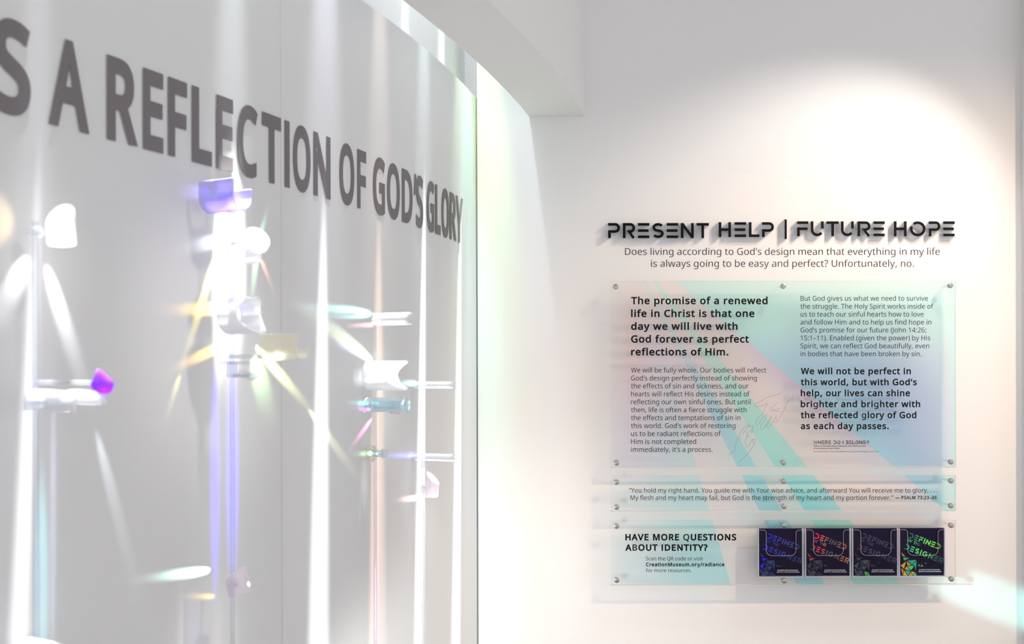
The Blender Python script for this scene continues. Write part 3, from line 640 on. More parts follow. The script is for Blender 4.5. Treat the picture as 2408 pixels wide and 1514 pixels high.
# the angular display face with its open strokes, drawn as centre lines in a W x 1 box
def _arc(cx, cy, rx, ry, a0, a1, n=14):
    return [(cx + rx * math.cos(math.radians(a0 + (a1 - a0) * i / n)), cy + ry * math.sin(math.radians(a0 + (a1 - a0) * i / n))) for i in range(n + 1)]
def strokes(ch, W, t):
    h = t / 2
    yb = 0.44
    r = (1 - h - yb) / 2
    cx = W - h - r
    if ch == 'P': return [[(0, 1 - h)] + _arc(cx, yb + r, r, r, 90, -90) + [(h, yb), (h, 0)]]
    if ch == 'R': return [[(h, 0), (h, 1 - h)] + _arc(cx, yb + r, r, r, 90, -90) + [(W * .50, yb), (W - h * 1.1, 0)]]
    if ch == 'E': return [[(0, 1 - h), (W, 1 - h)], [(0, .5), (W * .93, .5)], [(0, h), (W, h)]]
    if ch == 'F': return [[(0, 1 - h), (W, 1 - h)], [(W * .93, .5), (h, .5), (h, 0)]]
    if ch == 'S':
        q = (1 - t) / 4
        return [_arc(W / 2, 1 - h - q, W / 2 - h, q, 30, 250, 16)[:-1] + [(W * .5, .5)] + _arc(W / 2, h + q, W / 2 - h, q, 70, -150, 16)[1:]]
    if ch == 'N': return [[(h, 0), (h, 1)], [(h * .9, 1 - h * .3), (W - h * .9, h * .3)], [(W - h, 0), (W - h, 1)]]
    if ch == 'T': return [[(0, 1 - h), (W, 1 - h)], [(W / 2, 1 - t), (W / 2, 0)]]
    if ch == 'H': return [[(h, 0), (h, 1)], [(t, .5), (W - t, .5)], [(W - h, 0), (W - h, 1)]]
    if ch == 'L': return [[(h, 1), (h, h), (W, h)]]
    if ch == '|': return [[(W / 2, 0), (W / 2, 1)]]
    if ch == 'I': return [[(W / 2, 0), (W / 2, 1)]]
    if ch == 'U':
        rr = W / 2 - h
        return [[(h, 1)] + _arc(W / 2, h + rr, rr, rr, 180, 325), [(W - h, 1), (W - h, .52)]]
    if ch == 'O': return [_arc(W / 2, .5, W / 2 - h, .5 - h, 128, -202, 30)]
    if ch == 'G': return [_arc(W / 2, .5, W / 2 - h, .5 - h, 45, 360, 26) + [(W * .52, .5)]]
    if ch == 'D': return [[(0, 1 - h)] + _arc(W - .5, .5, .5 - h, .5 - h, 90, -90, 20) + [(0, h)]]
    if ch == 'B':
        q = (1 - t) / 4
        return [[(0, 1 - h)] + _arc(W - h - q, 1 - h - q, q, q, 90, -90) + [(W * .12, .5)], [(W - h - q, .5)] + _arc(W - h - q, h + q, q, q, 90, -90) + [(0, h)]]
    if ch == 'Y': return [[(h * .6, 1), (W / 2, .48), (W / 2, 0)], [(W - h * .6, 1), (W / 2, .48)]]
    if ch == 'W': return [[(h * .6, 1), (W * .27, 0), (W * .5, .8), (W * .73, 0), (W - h * .6, 1)]]
    if ch == '?': return [_arc(W / 2, .70, W / 2 - h, .30 - h, 170, -60) + [(W / 2, .25)], [(W / 2, 0), (W / 2, t)]]
    return []
def ribbon(pts, t):
    """quad strip of width t along pts -> left side, right side"""
    L, R = [], []
    n = len(pts)
    for i in range(n):
        p = Vector(pts[i])
        d1 = (p - Vector(pts[i - 1])).normalized() if i else None
        d2 = (Vector(pts[i + 1]) - p).normalized() if i < n - 1 else None
        d1 = d1 or d2; d2 = d2 or d1
        n1 = Vector((-d1.y, d1.x)); n2 = Vector((-d2.y, d2.x))
        m = (n1 + n2)
        m = n1 if m.length < 0.2 else m.normalized()
        k = t / 2 / max(0.5, m.dot(n1))
        L.append(p + m * k); R.append(p - m * k)
    return L, R
def strip_solid(mb, L, R, place, o0, o1):
    """solid between offsets o0 (back) and o1 (front); place(x,y,off)"""
    n = len(L)
    vs = []
    for i in range(n):
        vs += [place(L[i].x, L[i].y, o0), place(R[i].x, R[i].y, o0), place(L[i].x, L[i].y, o1), place(R[i].x, R[i].y, o1)]
    fs = []
    for i in range(n - 1):
        a, b = 4 * i, 4 * (i + 1)
        fs += [(a + 2, a + 3, b + 3, b + 2), (a + 1, a, b, b + 1), (a, a + 2, b + 2, b), (a + 3, a + 1, b + 1, b + 3)]
    e = 4 * (n - 1)
    fs += [(0, 1, 3, 2), (e + 1, e, e + 2, e + 3)]
    mb.add(vs, fs)
def strip_flat(mb, L, R, place, col=None):
    n = len(L)
    vs = []
    for i in range(n):
        vs += [place(L[i].x, L[i].y), place(R[i].x, R[i].y)]
    mb.add(vs, [(2 * i, 2 * i + 1, 2 * i + 3, 2 * i + 2) for i in range(n - 1)], [col((L[i // 2].x + R[i // 2].x) / 2, (L[i // 2].y + R[i // 2].y) / 2) for i in range(2 * n)] if col else None)

# ------------------------------------------------------------------ the room
ZC = 3.05
CORNER = flat(1125, 400).x         # where the back wall stops behind the mural boards
XR = flat(2403, 900).x
mb = MB(); mb.box((-3.2, -2.6, -0.05), (3.4, 2.9, 0.0)); structure(mb.build('floor', M_FLOOR))
mb = MB(); mb.box((-3.2, -2.6, ZC), (3.4, 2.9, ZC + 0.05)); structure(mb.build('ceiling', M_CEIL))
mb = MB(); mb.box((CORNER - 0.003, D, 0), (3.4, D + 0.06, ZC)); structure(mb.build('wall_back', M_WALL))
mb = MB(); mb.box((XR, D - 0.07, 0), (3.4, D, ZC)); structure(mb.build('wall_right', M_WALL))
# recess behind the end of the boards
mb = MB(); mb.box((CORNER - 0.30, D + 0.085, 0), (CORNER + 0.010, D + 0.12, ZC)); structure(mb.build('wall_recess', M_WALL))

def ywall(px, py=700):
    return mural(px, py).y
def slab(y0, y1, n0, n1, z0, z1, m, name, n=40, round_top=0.0):
    mb = MB()
    vs = []
    for i in range(n + 1):
        y = y0 + (y1 - y0) * i / n
        f, t, nv = frame(y)
        for (nn, zz) in ((n0, z0), (n1, z0), (n1, z1), (n0, z1)):
            p = f + nv * nn; vs.append((p.x, p.y, zz))
    fs = []
    for i in range(n):
        a, b = 4 * i, 4 * (i + 1)
        for k in range(4):
            fs.append((a + k, b + k, b + (k + 1) % 4, a + (k + 1) % 4))
    fs += [(3, 2, 1, 0), (4 * n, 4 * n + 1, 4 * n + 2, 4 * n + 3)]
    mb.add(vs, fs)
    return structure(mb.build(name, m, smooth=True))
YEND = D - 0.004
S1, S2 = ywall(661), ywall(971)
ZTOP = 2.304
slab(0.35, D + 0.085, -0.10, -0.05, 0, ZC, M_WALL, 'wall_left', 60)
slab(0.35, S1 - 0.0001, -0.018, 0.0, 0, ZTOP, M_BOARD, 'wall_left_board')
slab(S1 + 0.0001, S2 - 0.0002, -0.018, 0.0012, 0, ZTOP, M_BOARD, 'wall_left_board')
slab(S2 + 0.0002, YEND, -0.018, 0.0, 0, ZTOP, M_BOARD, 'wall_left_board')
# dark joint between the last board and the back wall
mb = MB()
f, t, nv = frame(YEND + 0.001)
for (a, b, z0, z1) in ((-0.03, 0.0015, 0, ZTOP),):
    p, q = f + nv * a, f + nv * b
    w = t * 0.003
    mb.add([(*p.xy, z0), (*q.xy, z0), (*(q + w).xy, z0), (*(p + w).xy, z0), (*p.xy, z1), (*q.xy, z1), (*(q + w).xy, z1), (*(p + w).xy, z1)],
           [(0, 3, 2, 1), (4, 5, 6, 7), (0, 1, 5, 4), (1, 2, 6, 5), (2, 3, 7, 6), (3, 0, 4, 7)])
structure(mb.build('trim_1', M_EDGEDARK))

# curved bulkhead under the ceiling
def gi(y): return (-0.09870143 * y + 0.74097619) * y - 1.20183329
def go(y): return (-0.12376940 * y + 0.84115063) * y - 1.13687471
mb = MB(); vs = []; NB2 = 48
ZB = EYE + 586 * U
for i in range(NB2 + 1):
    y = 0.15 + (D - 0.15) * i / NB2
    vs += [(gi(y), y, ZB), (go(y), y, ZB), (go(y), y, ZC), (gi(y), y, ZC)]
fs = []
for i in range(NB2):
    a, b = 4 * i, 4 * (i + 1)
    for k in range(4): fs.append((a + k, a + (k + 1) % 4, b + (k + 1) % 4, b + k))
fs += [(0, 3, 2, 1), (4 * NB2, 4 * NB2 + 1, 4 * NB2 + 2, 4 * NB2 + 3)]
mb.add(vs, fs)
structure(mb.build('trim_2', M_BULK, smooth=True))

# ------------------------------------------------------------------ words on the mural boards
LET = [('S', -18, 70), ('A', 112, 208), ('R', 250, 322), ('E', 335, 382), ('F', 394, 438), ('L', 450, 496), ('E', 507, 546), ('C', 556, 604), ('T', 615, 659), ('I', 667, 679),
       ('O', 687, 728), ('N', 735, 775), ('O', 796, 831), ('F', 838, 859), ('G', 875, 903), ('O', 908, 938), ('D', 943, 968), ('’', 972, 977), ('S', 977, 993),
       ('G', 1002, 1019), ('L', 1022, 1034), ('O', 1037, 1054), ('R', 1056, 1071), ('Y', 1070, 1086)]
ZL0, ZL1 = 1.873, 1.9935
mb = MB()
for ch, a, b in LET:
    w, (vs, fs) = tri(ch, 30, 8)
    lo = min(v[0] for v in vs); hi = max(v[0] for v in vs)
    ya, yb_ = ywall(a, 320), ywall(b, 320)
    pts = []
    for (x, y) in vs:
        yy = ya + (yb_ - ya) * (x - lo) / (hi - lo)
        f, t, nv = frame(yy)
        p = f + nv * 0.0022
        pts.append((p.x, p.y, ZL0 + (ZL1 - ZL0) * (y + 30 if ch != '’' else y + 30) / (CAP + 60)))
    mb.add(pts, fs)
o = mb.build('wall_lettering', M_MURALTXT, loc=frame(1.6)[0] + Vector((0, 0, ZL0)))
o['label'] = 'large grey capital words A REFLECTION OF GOD’S GLORY across the curved mural wall'
o['category'] = 'lettering'

# ------------------------------------------------------------------ words on the back wall
mb = MB()
pw = lambda x, y: flat(x, y, 0.0006)
line(mb, 'Does living according to God’s design mean that everything in my life', 1470, 2210, 599.3, 15.9, LIGHT, pw, n=4)
line(mb, 'is always going to be easy and perfect? Unfortunately, no.', 1531, 2149, 627.3, 15.9, LIGHT, pw, n=4)
o = mb.build('wall_lettering', M_INKBROWN, loc=flat(1840, 627))
o['label'] = 'two thin dark brown lines of question lettering printed on the wall under the black title'
o['category'] = 'lettering'

# ------------------------------------------------------------------ raised title
T_BACK, T_FACE = 0.0, 0.026
TITLE = [('PRESENT', [('P', 1430, 1458), ('R', 1464.7, 1493.6), ('E', 1500.2, 1527), ('S', 1534, 1561), ('E', 1567.7, 1595), ('N', 1601, 1631.5), ('T', 1638, 1667)], 524.3, 559.8),
         ('HELP', [('H', 1690, 1719), ('E', 1727.6, 1754.7), ('L', 1761, 1786), ('P', 1792, 1820)], 522.3, 557.3),
         ('|', [('|', 1845, 1850.2)], 515.8, 561.8),
         ('FUTURE', [('F', 1874.5, 1901), ('U', 1906.6, 1937), ('T', 1943.7, 1972.4), ('U', 1977.6, 2007.7), ('R', 2016.5, 2047), ('E', 2054, 2080.5)], 520.3, 555.3),
         ('HOPE', [('H', 2102, 2132), ('O', 2139.5, 2176.4), ('P', 2184, 2211.6), ('E', 2218, 2245)], 520.3, 555.6)]
SPECIAL = {('PRESENT', 2): 'first E of the word PRESENT, between R and S', ('PRESENT', 4): 'second E of the word PRESENT, between S and N',
           ('FUTURE', 1): 'first U of the word FUTURE, between F and T', ('FUTURE', 3): 'second U of the word FUTURE, between T and R'}
for word, lets, y0, y1 in TITLE:
    for i, (ch, x0, x1) in enumerate(lets):
        cap = y1 - y0
        W = (x1 - x0) / cap
        if ch == '|':
            lab = 'tall thin black raised divider bar between HELP and FUTURE in the title'
        else:
            lab = 'black raised capital letter, ' + SPECIAL.get((word, i), '%s of the word %s in the title' % (ch, word))
        r = thing('raised_letter' if ch != '|' else 'raised_divider', lab, 'letter' if ch != '|' else 'divider bar', flat((x0 + x1) / 2, y1), 'raised black title letters' if ch != '|' else None)
        body, face = MB(), MB()
        pl = lambda x, y, off: flat(x0 + x * cap, y1 - y * cap, off)
        th = 0.178 if ch != '|' else W
        for k, st in enumerate(strokes(ch, W, th)):
            L, R = ribbon(st, th)
            strip_solid(body, L, R, pl, 0.0, 0.0165)
            strip_solid(face, L, R, pl, 0.0165, 0.0205 + k * 0.00003)
        part(body, 'acrylic_body', M_LBODY, r)
        part(face, 'face', M_FACE, r)

# ------------------------------------------------------------------ acrylic sign panels
PO = 0.050                      # front face of the sheets in front of the wall
PT = 0.006
pf = lambda x, y: flat(x, y, PO + 0.0004)       # printing on the front
pb = lambda x, y: flat(x, y, PO - PT - 0.0004)  # film on the back
def lerp3(a, b, t): return tuple(x + (y - x) * t for x, y in zip(a, b))
def ramp(stops, t):
    if t <= stops[0][0]: return stops[0][1]
    for (a, ca), (b, cb) in zip(stops, stops[1:]):
        if t <= b: return lerp3(ca, cb, (t - a) / (b - a))
    return stops[-1][1]
def sq(c): return tuple(max(0.0, v) for v in c)
edgeA = lambda y: 1513 + (y - 661) * (1719 - 1513) / (1376 - 661)
bL = lambda y: 1512 + (y - 661) * (1735 - 1512) / 439 if y < 1100 else 1735 + (y - 1100) * .505
bR = lambda y: 1518 + (y - 661) * (1780 - 1518) / 439 if y < 1100 else 1780 + (y - 1100) * .583
cL = lambda y: 1534 + (y - 661) * (1825.6 - 1534) / 439 if y < 1100 else 1825.6 + (y - 1100) * .668
cR = lambda y: 1545 + (y - 661) * (1899.7 - 1545) / 439 if y < 1100 else 1899.7 + (y - 1100) * .80
dL = lambda y: 1588 + (y - 661) * (2106 - 1588) / 439
XL = lambda y: 1436.3
XRt = lambda y: 2247
def colLeft(x, y):
    a = ramp([(661, (.985, .95, .94)), (760, (.98, .91, .905)), (880, (.965, .895, .905)), (980, (.93, .90, .94)), (1100, (.90, .91, .95)), (1130, (.92, .945, .955)), (1203, (.88, .935, .945)), (1240, (.92, .95, .955)), (1376, (.85, .925, .945))], y)
    b = ramp([(661, (.985, .95, .94)), (800, (.92, .89, .93)), (960, (.87, .92, .95)), (1100, (.83, .94, .955)), (1203, (.74, .93, .93)), (1376, (.70, .92, .945))], y)
    w = (x - 1436) / max(1, edgeA(y) - 1436)
    c = lerp3(a, b, max(0, (w - .35) / .65))
    e = max(0.0, 1 - (x - 1436) / 55)
    return lerp3(c, (.97, .985, .98), e * .75)
def colMid(x, y):
    return ramp([(661, (.99, .955, .945)), (760, (.975, .925, .925)), (850, (.94, .90, .925)), (960, (.95, .92, .94)), (1100, (.96, .945, .95)), (1376, (.965, .955, .955))], y)
def colB(x, y):
    return ramp([(661, (.84, .96, .94)), (740, (.86, .94, .93)), (830, (.87, .89, .94)), (950, (.76, .89, .94)), (1100, (.66, .90, .945)), (1203, (.62, .89, .93)), (1376, (.68, .90, .93))], y)
def colC(x, y):
    return ramp([(661, (.80, .96, .93)), (780, (.84, .95, .92)), (860, (.77, .94, .89)), (980, (.70, .94, .91)), (1100, (.67, .94, .92)), (1203, (.60, .90, .93)), (1230, (.70, .94, .85)), (1376, (.74, .94, .90))], y)
def colCD(x, y):
    w = (x - cR(y)) / max(1, dL(y) - cR(y))
    a = ramp([(661, (.99, .95, .94)), (800, (.985, .93, .92)), (1000, (.97, .95, .945)), (1376, (.97, .96, .95))], y)
    b = ramp([(661, (.99, .95, .94)), (800, (.98, .86, .92)), (900, (.98, .82, .92)), (1000, (.95, .84, .90)), (1100, (.93, .88, .92)), (1376, (.97, .95, .95))], y)
    return lerp3(a, b, max(0, (w - .45) / .55) ** 1.5)
def colD(x, y):
    w = (x - dL(y)) / max(1, 2247 - dL(y))
    a = ramp([(661, (.82, .97, .955)), (760, (.80, .945, .92)), (850, (.76, .89, .95)), (950, (.74, .90, .945)), (1100, (.72, .90, .945)), (1203, (.66, .90, .93))], y)
    b = ramp([(661, (.82, .96, .96)), (760, (.84, .94, .945)), (850, (.83, .87, .94)), (1000, (.82, .86, .94)), (1100, (.80, .86, .93)), (1118, (.78, .93, .90)), (1203, (.80, .92, .91))], y)
    m = ramp([(661, (.84, .965, .95)), (760, (.80, .925, .93)), (860, (.76, .855, .95)), (1100, (.75, .85, .945)), (1203, (.72, .91, .92))], y)
    c = lerp3(a, m, w * 2) if w < .5 else lerp3(m, b, w * 2 - 1)
    e = max(0.0, 1 - (2247 - x) / 18)  # lit strip outside the sheet's shadow, put into the film colour
    return lerp3(c, (.74, .94, .945), min(1, e * 1.5))
def vivid(c):
    m = max(c)
    return tuple(min(0.995, 0.99 * (v / m) ** 1.45) for v in c)
def region(mb, fl, fr, y0, y1, col, nx=6, ny=26, x1=1e9):
    vs, cs = [], []
    for j in range(ny + 1):
        y = y0 + (y1 - y0) * j / ny
        a, b = min(fl(y), x1), min(fr(y), x1)
        for i in range(nx + 1):
            x = a + (b - a) * i / nx
            vs.append(pb(x, y)); cs.append(vivid(col(x, y)))
    fs = [(j * (nx + 1) + i, j * (nx + 1) + i + 1, (j + 1) * (nx + 1) + i + 1, (j + 1) * (nx + 1) + i) for j in range(ny) for i in range(nx)]
    mb.add(vs, fs, cs)
def sheet(name, label, y0, y1, x0=1436.3, x1=2247.3):
    r = thing(name, label, 'sign panel', flat((x0 + x1) / 2, y1, PO - PT / 2))
    mb = MB()
    a, b = flat(x0, y1, PO), flat(x1, y0, PO)
    mb.box((a.x, D - PO, a.z + 0.002), (b.x, D - PO + PT, b.z))
    part(mb, 'sheet', M_SHEET, r)
    mb = MB()
    mb.box((a.x, D - PO, a.z), (b.x, D - PO + PT, a.z + 0.002))
    part(mb, 'polished_edge', M_SHEETEDGE, r)
    mb = MB()
    n = 26 if y1 - y0 > 200 else 6
    region(mb, XL, edgeA, y0, y1, colLeft, 8, n)
    region(mb, edgeA, bL, y0, y1, colMid, 4, n)
    region(mb, bL, bR, y0, y1, colB, 2, n)
    region(mb, bR, cL, y0, y1, colMid, 3, n)
    region(mb, cL, cR, y0, y1, colC, 2, n)
    region(mb, cR, lambda y: min(dL(y), 2247), y0, y1, colCD, 8, n)
    if y0 < 1210: region(mb, dL, XRt, y0, y1, colD, 16, n)
    part(mb, 'printed_film', M_FILM, r)
    return r
def bolts(r, pts):
    for (x, y) in pts:
        c = flat(x, y, PO)
        mb = MB()
        mb.lathe(c + Vector((0, 0.0, 0)), (0, -1, 0), [(0.0, .0072), (.0035, .0076), (.0058, .0070), (.0066, .0050)], 28)
        b = part(mb, 'standoff_bolt', M_STEEL, r, smooth=True)
        mb = MB()
        mb.tube((c.x, D, c.z), (c.x, D - PO + PT, c.z), .003, 16)
        part(mb, 'barrel', M_SHEET, b, smooth=True)

main = sheet('sign_panel', 'large clear acrylic panel of pastel printed text between the title and the quote strip', 660, 1100.5)
strip = sheet('sign_panel', 'narrow clear acrylic strip printed with the psalm quote', 1117, 1203)
low = sheet('sign_panel', 'lower clear acrylic panel asking HAVE MORE QUESTIONS, carrying the booklet holders', 1222, 1377)
bolts(main, [(1448, 674), (1841, 673), (2233.5, 671.5), (1449.5, 1088), (1841.5, 1087), (2235, 1085.5)])
bolts(strip, [(1449.5, 1133), (1842, 1131), (2235, 1130), (1449.5, 1191.5), (1843, 1190), (2235, 1188.5)])
bolts(low, [(1449.5, 1236.5), (1843, 1234), (2235.5, 1234.5), (1450, 1363.5), (1843.5, 1364.6), (2236, 1360.5)])

def text(r, name, m, rows):
    mb = MB()
    for row in rows: line(mb, *row[:6], pf, *row[6:])
    return part(mb, name, m, r)
H1 = [('The promise of a renewed', 1805), ('life in Christ is that one', 1774), ('day we will live with', 1734.6), ('God forever as perfect', 1761), ('reflections of Him.', 1713)]
text(main, 'heading_text', M_INK, [(t, 1484, x1, 714.6 + i * 30.1, 17.2, SEMI) for i, (t, x1) in enumerate(H1)])
B1 = [('We will be fully whole. Our bodies will reflect', 1801.8), ('God’s design perfectly instead of showing', 1779.8), ('the effects of sin and sickness, and our', 1760.7), ('hearts will reflect His desires instead of', 1763),
      ('reflecting our own sinful ones. But until', 1764.7), ('then, life is often a fierce struggle with', 1755.4), ('the effects and temptations of sin in', 1741), ('this world. God’s work of restoring', 1729.6),
      ('us to be radiant reflections of', 1695), ('Him is not completed', 1637), ('immediately, it’s a process.', 1675.6)]
text(main, 'body_text', M_INKLIGHT, [(t, 1484, x1, 875.8 + i * 18.66, 11.4, REG - 4) for i, (t, x1) in enumerate(B1)])
B2 = [('But God gives us what we need to survive', 2182), ('the struggle. The Holy Spirit works inside of', 2195), ('us to teach our sinful hearts how to love', 2172), ('and follow Him and to help us find hope in', 2190),
      ('God’s promise for our future (John 14:26;', 2178), ('15:1–11). Enabled (given the power) by His', 2187.5), ('Spirit, we can reflect God beautifully, even', 2185), ('in bodies that have been broken by sin.', 2166.6)]
text(main, 'body_text', M_INKLIGHT, [(t, 1882.5, x1, 707 + i * 18.63, 11.4, REG - 4) for i, (t, x1) in enumerate(B2)])
H2 = [('We will not be perfect in', 2142), ('this world, but with God’s', 2156), ('help, our lives can shine', 2140), ('brighter and brighter with', 2164), ('the reflected glory of God', 2155), ('as each day passes.', 2090)]
text(main, 'heading_text', M_INK, [(t, 1883, x1, 879.4 + i * 25.8, 15.2, SEMI) for i, (t, x1) in enumerate(H2)])
text(main, 'small_text', M_INK, [('There’s no stronger sense of belonging than having the God', 1913, 2035, 1050, 3.2, SEMI, 0, 2), ('of the universe as your Father.', 1913, 1976, 1055.5, 3.2, SEMI, 0, 2)])
text(main, 'small_text', M_INKLIGHT, [('Scan the QR code or visit CreationMuseum.org/radiance-belonging to learn more.', 1913, 2068, 1063, 3.1, REG, 0, 2)])
def display(mb, s, x, y, cap, wid, gap, place, t=0.17, rot=0.0, flatfn=None, col=None, sizes=None):
    """display-face word from (x,y) baseline-left; returns end x in word space"""
    cr, sr = math.cos(rot), math.sin(rot)
    pen = 0.0
    for ch in s:
        if ch == ' ':
            pen += cap * .5; continue
        W = wid.get(ch, .80)
        for st in strokes(ch, W, t):
            L, R = ribbon(st, t)
            p0 = pen
            def pl(a, b):
                u, v = p0 + a * cap, b * cap
                return place(x + u * cr + v * sr, y + u * sr - v * cr)
            cf = (lambda a, b: col(p0 + a * cap)) if col else None
            strip_flat(mb, L, R, pl, cf)
        pen += W * cap + gap
    return pen
WD = {'W': 1.15, 'I': .2, 'O': .95, 'L': .62, 'N': .85, 'G': .95, '?': .6, 'D': .85, 'B': .75, 'E': .72, 'Y': .85, 'F': .72, 'S': .72, 'T': .8, 'H': .8}
mb = MB()
display(mb, 'WHERE DO I BELONG?', 1913.5, 1044, 8.2, WD, 1.55, pf)
part(mb, 'display_text', M_INK, main)
# fine line drawing of two hands reaching for each other
def c3(pts): return [(1400 + x * .251, 840 + y * .251) for x, y in pts]
HAND = [[(1752, 310), (1738, 330), (1700, 350), (1640, 365), (1590, 385), (1545, 415), (1497, 432), (1494, 450), (1515, 462), (1560, 455), (1590, 440), (1612, 433), (1604, 450), (1590, 480), (1570, 520), (1530, 560), (1508, 595), (1503, 620), (1515, 632), (1535, 615), (1560, 575), (1600, 535), (1608, 545), (1590, 580), (1560, 625), (1547, 655), (1556, 674), (1575, 670), (1605, 625), (1640, 560), (1650, 565), (1635, 600), (1605, 640), (1608, 658), (1630, 655), (1665, 600), (1690, 565), (1697, 545)],
        [(1668, 590), (1672, 605), (1695, 612), (1715, 600), (1725, 570), (1765, 500), (1785, 450), (1800, 420), (1830, 395), (1858, 363)], [(1690, 570), (1700, 585), (1690, 605)],
        [(1635, 475), (1665, 460), (1690, 440), (1707, 420)], [(1632, 487), (1680, 490), (1730, 478)], [(1640, 505), (1690, 502), (1742, 512)],
        [(1252, 915), (1275, 895), (1302, 878), (1310, 830), (1325, 775), (1345, 740), (1360, 700), (1395, 660), (1432, 626), (1443, 632), (1430, 650), (1400, 690), (1378, 725)],
        [(1430, 655), (1455, 640), (1475, 642), (1480, 658), (1455, 690), (1420, 715), (1425, 745), (1440, 735), (1432, 725)], [(1450, 690), (1472, 680), (1475, 695), (1450, 712)],
        [(1425, 745), (1405, 780), (1408, 820), (1420, 840), (1445, 815), (1465, 778), (1495, 765), (1503, 780), (1490, 810), (1465, 850), (1435, 900), (1400, 930), (1365, 960), (1345, 995)], [(1480, 775), (1475, 795), (1490, 805)], [(1345, 790), (1352, 765), (1365, 740)]]
mb = MB()
for h in HAND:
    p = c3(h)
    q = []
    for i in range(len(p) - 1):      # soften
        a = p[i - 1] if i else p[i]; b, c = p[i], p[i + 1]; d = p[i + 2] if i + 2 < len(p) else c
        for k in range(4):
            t = k / 4
            q.append(tuple(.5 * ((2 * b[j]) + (c[j] - a[j]) * t + (2 * a[j] - 5 * b[j] + 4 * c[j] - d[j]) * t * t + (3 * b[j] - a[j] - 3 * c[j] + d[j]) * t ** 3) for j in (0, 1)))
    q.append(p[-1])
    L, R = ribbon(q, 0.75)
    strip_flat(mb, L, R, pf)
o = part(mb, 'line_drawing', M_LINE, main)
o['label'] = 'thin line drawing of two reaching hands'

text(strip, 'quote_text', M_INKLIGHT, [('“You hold my right hand. You guide me with Your wise advice, and afterward You will receive me to glory. . . .', 1479, 2205, 1158, 10.8, REG - 4),
     ('My flesh and my heart may fail, but God is the strength of my heart and my portion forever.”', 1482.5, 2100.5, 1175.4, 10.8, REG - 4)])
text(strip, 'citation_text', M_INK, [('— PSALM 73:23–26', 2105.5, 2202.5, 1173.4, 7.9, SEMI)])
text(low, 'heading_text', M_INK, [('HAVE MORE QUESTIONS', 1470.4, 1731.5, 1269.8, 15.4, BOLD), ('ABOUT IDENTITY?', 1470, 1664, 1294.2, 15.4, BOLD)])
text(low, 'body_text', M_INKLIGHT, [('Scan the QR code or visit', 1518.7, 1653, 1317.3, 8.6, REG - 2)])
text(low, 'body_text', M_INKLIGHT, [('for more resources.', 1519, 1626, 1345.2, 8.6, REG - 2)])
text(low, 'address_text', M_INK, [('CreationMuseum.org/radiance', 1519, 1703.6, 1331, 8.9, SEMI + 6)])

# ------------------------------------------------------------------ booklet holders and booklets
HF = PO + 0.015              # front of the pockets
HOLD = [(1783.5, 1889.5), (1894.5, 2001), (2005.5, 2113), (2115.5, 2224)]
HLAB = ['first clear booklet pocket from the printed question, blue lettered booklet inside', 'clear booklet pocket second from the printed question, red and orange lettered booklet inside',
        'clear booklet pocket holding the dull grey lettered booklet, third along the row', 'clear booklet pocket at the wall end of the row, green lettered booklet inside']
BLAB = ['dark booklet with blue foil title lettering, in the first pocket from the printed question', 'dark booklet with red and orange foil title lettering',
        'dark booklet with dull grey lavender foil title lettering', 'dark booklet with bright green foil title lettering']
PAL = [[(0, (.02, .02, .75)), (.25, (.035, .035, .55)), (.4, (.055, .06, .26)), (1, (.045, .065, .24))],  # foil reflections set as fixed colours along each word
       [(0, (.70, .02, .12)), (.14, (.75, .03, .14)), (.24, (.75, .18, .10)), (.38, (.10, .10, .11)), (.72, (.07, .08, .10)), (.85, (.45, .17, .09)), (1, (.60, .14, .07))],
       [(0, (.045, .055, .10)), (1, (.060, .058, .115))],
       [(0, (.03, .12, .13)), (.25, (.05, .20, .15)), (.4, (.10, .75, .15)), (.8, (.24, .85, .10)), (1, (.16, .55, .10))]]
PAL2 = [[(0, (.02, .02, .75)), (.35, (.035, .05, .30)), (1, (.04, .05, .17))], [(0, (.03, .04, .06)), (.2, (.70, .06, .09)), (.33, (.30, .08, .09)), (.45, (.06, .08, .10)), (.75, (.12, .12, .12)), (.85, (.65, .22, .09)), (1, (.55, .20, .09))],
        [(0, (.045, .055, .10)), (1, (.070, .068, .125))], [(0, (.03, .18, .17)), (.15, (.05, .6, .35)), (.35, (.10, .85, .15)), (.6, (.14, .6, .18)), (.8, (.04, .16, .12)), (1, (.03, .10, .09))]]
CRY = [[(.025, .06, .22), (.045, .07, .18), (.03, .04, .13)], [(.05, .045, .075), (.075, .065, .10), (.03, .03, .05)], [(.05, .08, .10), (.07, .085, .12), (.03, .05, .06)], [(.10, .55, .22), (.05, .40, .30), (.55, .36, .05)]]
TRI = [[(168, 520), (232, 470), (205, 560)], [(240, 462), (342, 456), (296, 512)], [(236, 468), (290, 516), (240, 520)], [(240, 524), (318, 522), (282, 575)], [(322, 522), (345, 470), (330, 585)], [(210, 560), (236, 526), (276, 578)],
       [(172, 545), (205, 570), (190, 630)], [(212, 570), (275, 584), (250, 632)], [(282, 582), (326, 592), (300, 634)], [(300, 515), (345, 462), (322, 518)], [(194, 632), (208, 574), (246, 634)], [(255, 634), (280, 590), (296, 634)], [(306, 634), (330, 596), (345, 632)]]
SHARD = [[(176, 372), (225, 425), (190, 415)], [(195, 430), (270, 436), (205, 468)], [(352, 520), (378, 500), (378, 535)], [(384, 530), (402, 504), (412, 532)], [(425, 496), (452, 490), (446, 500)]]
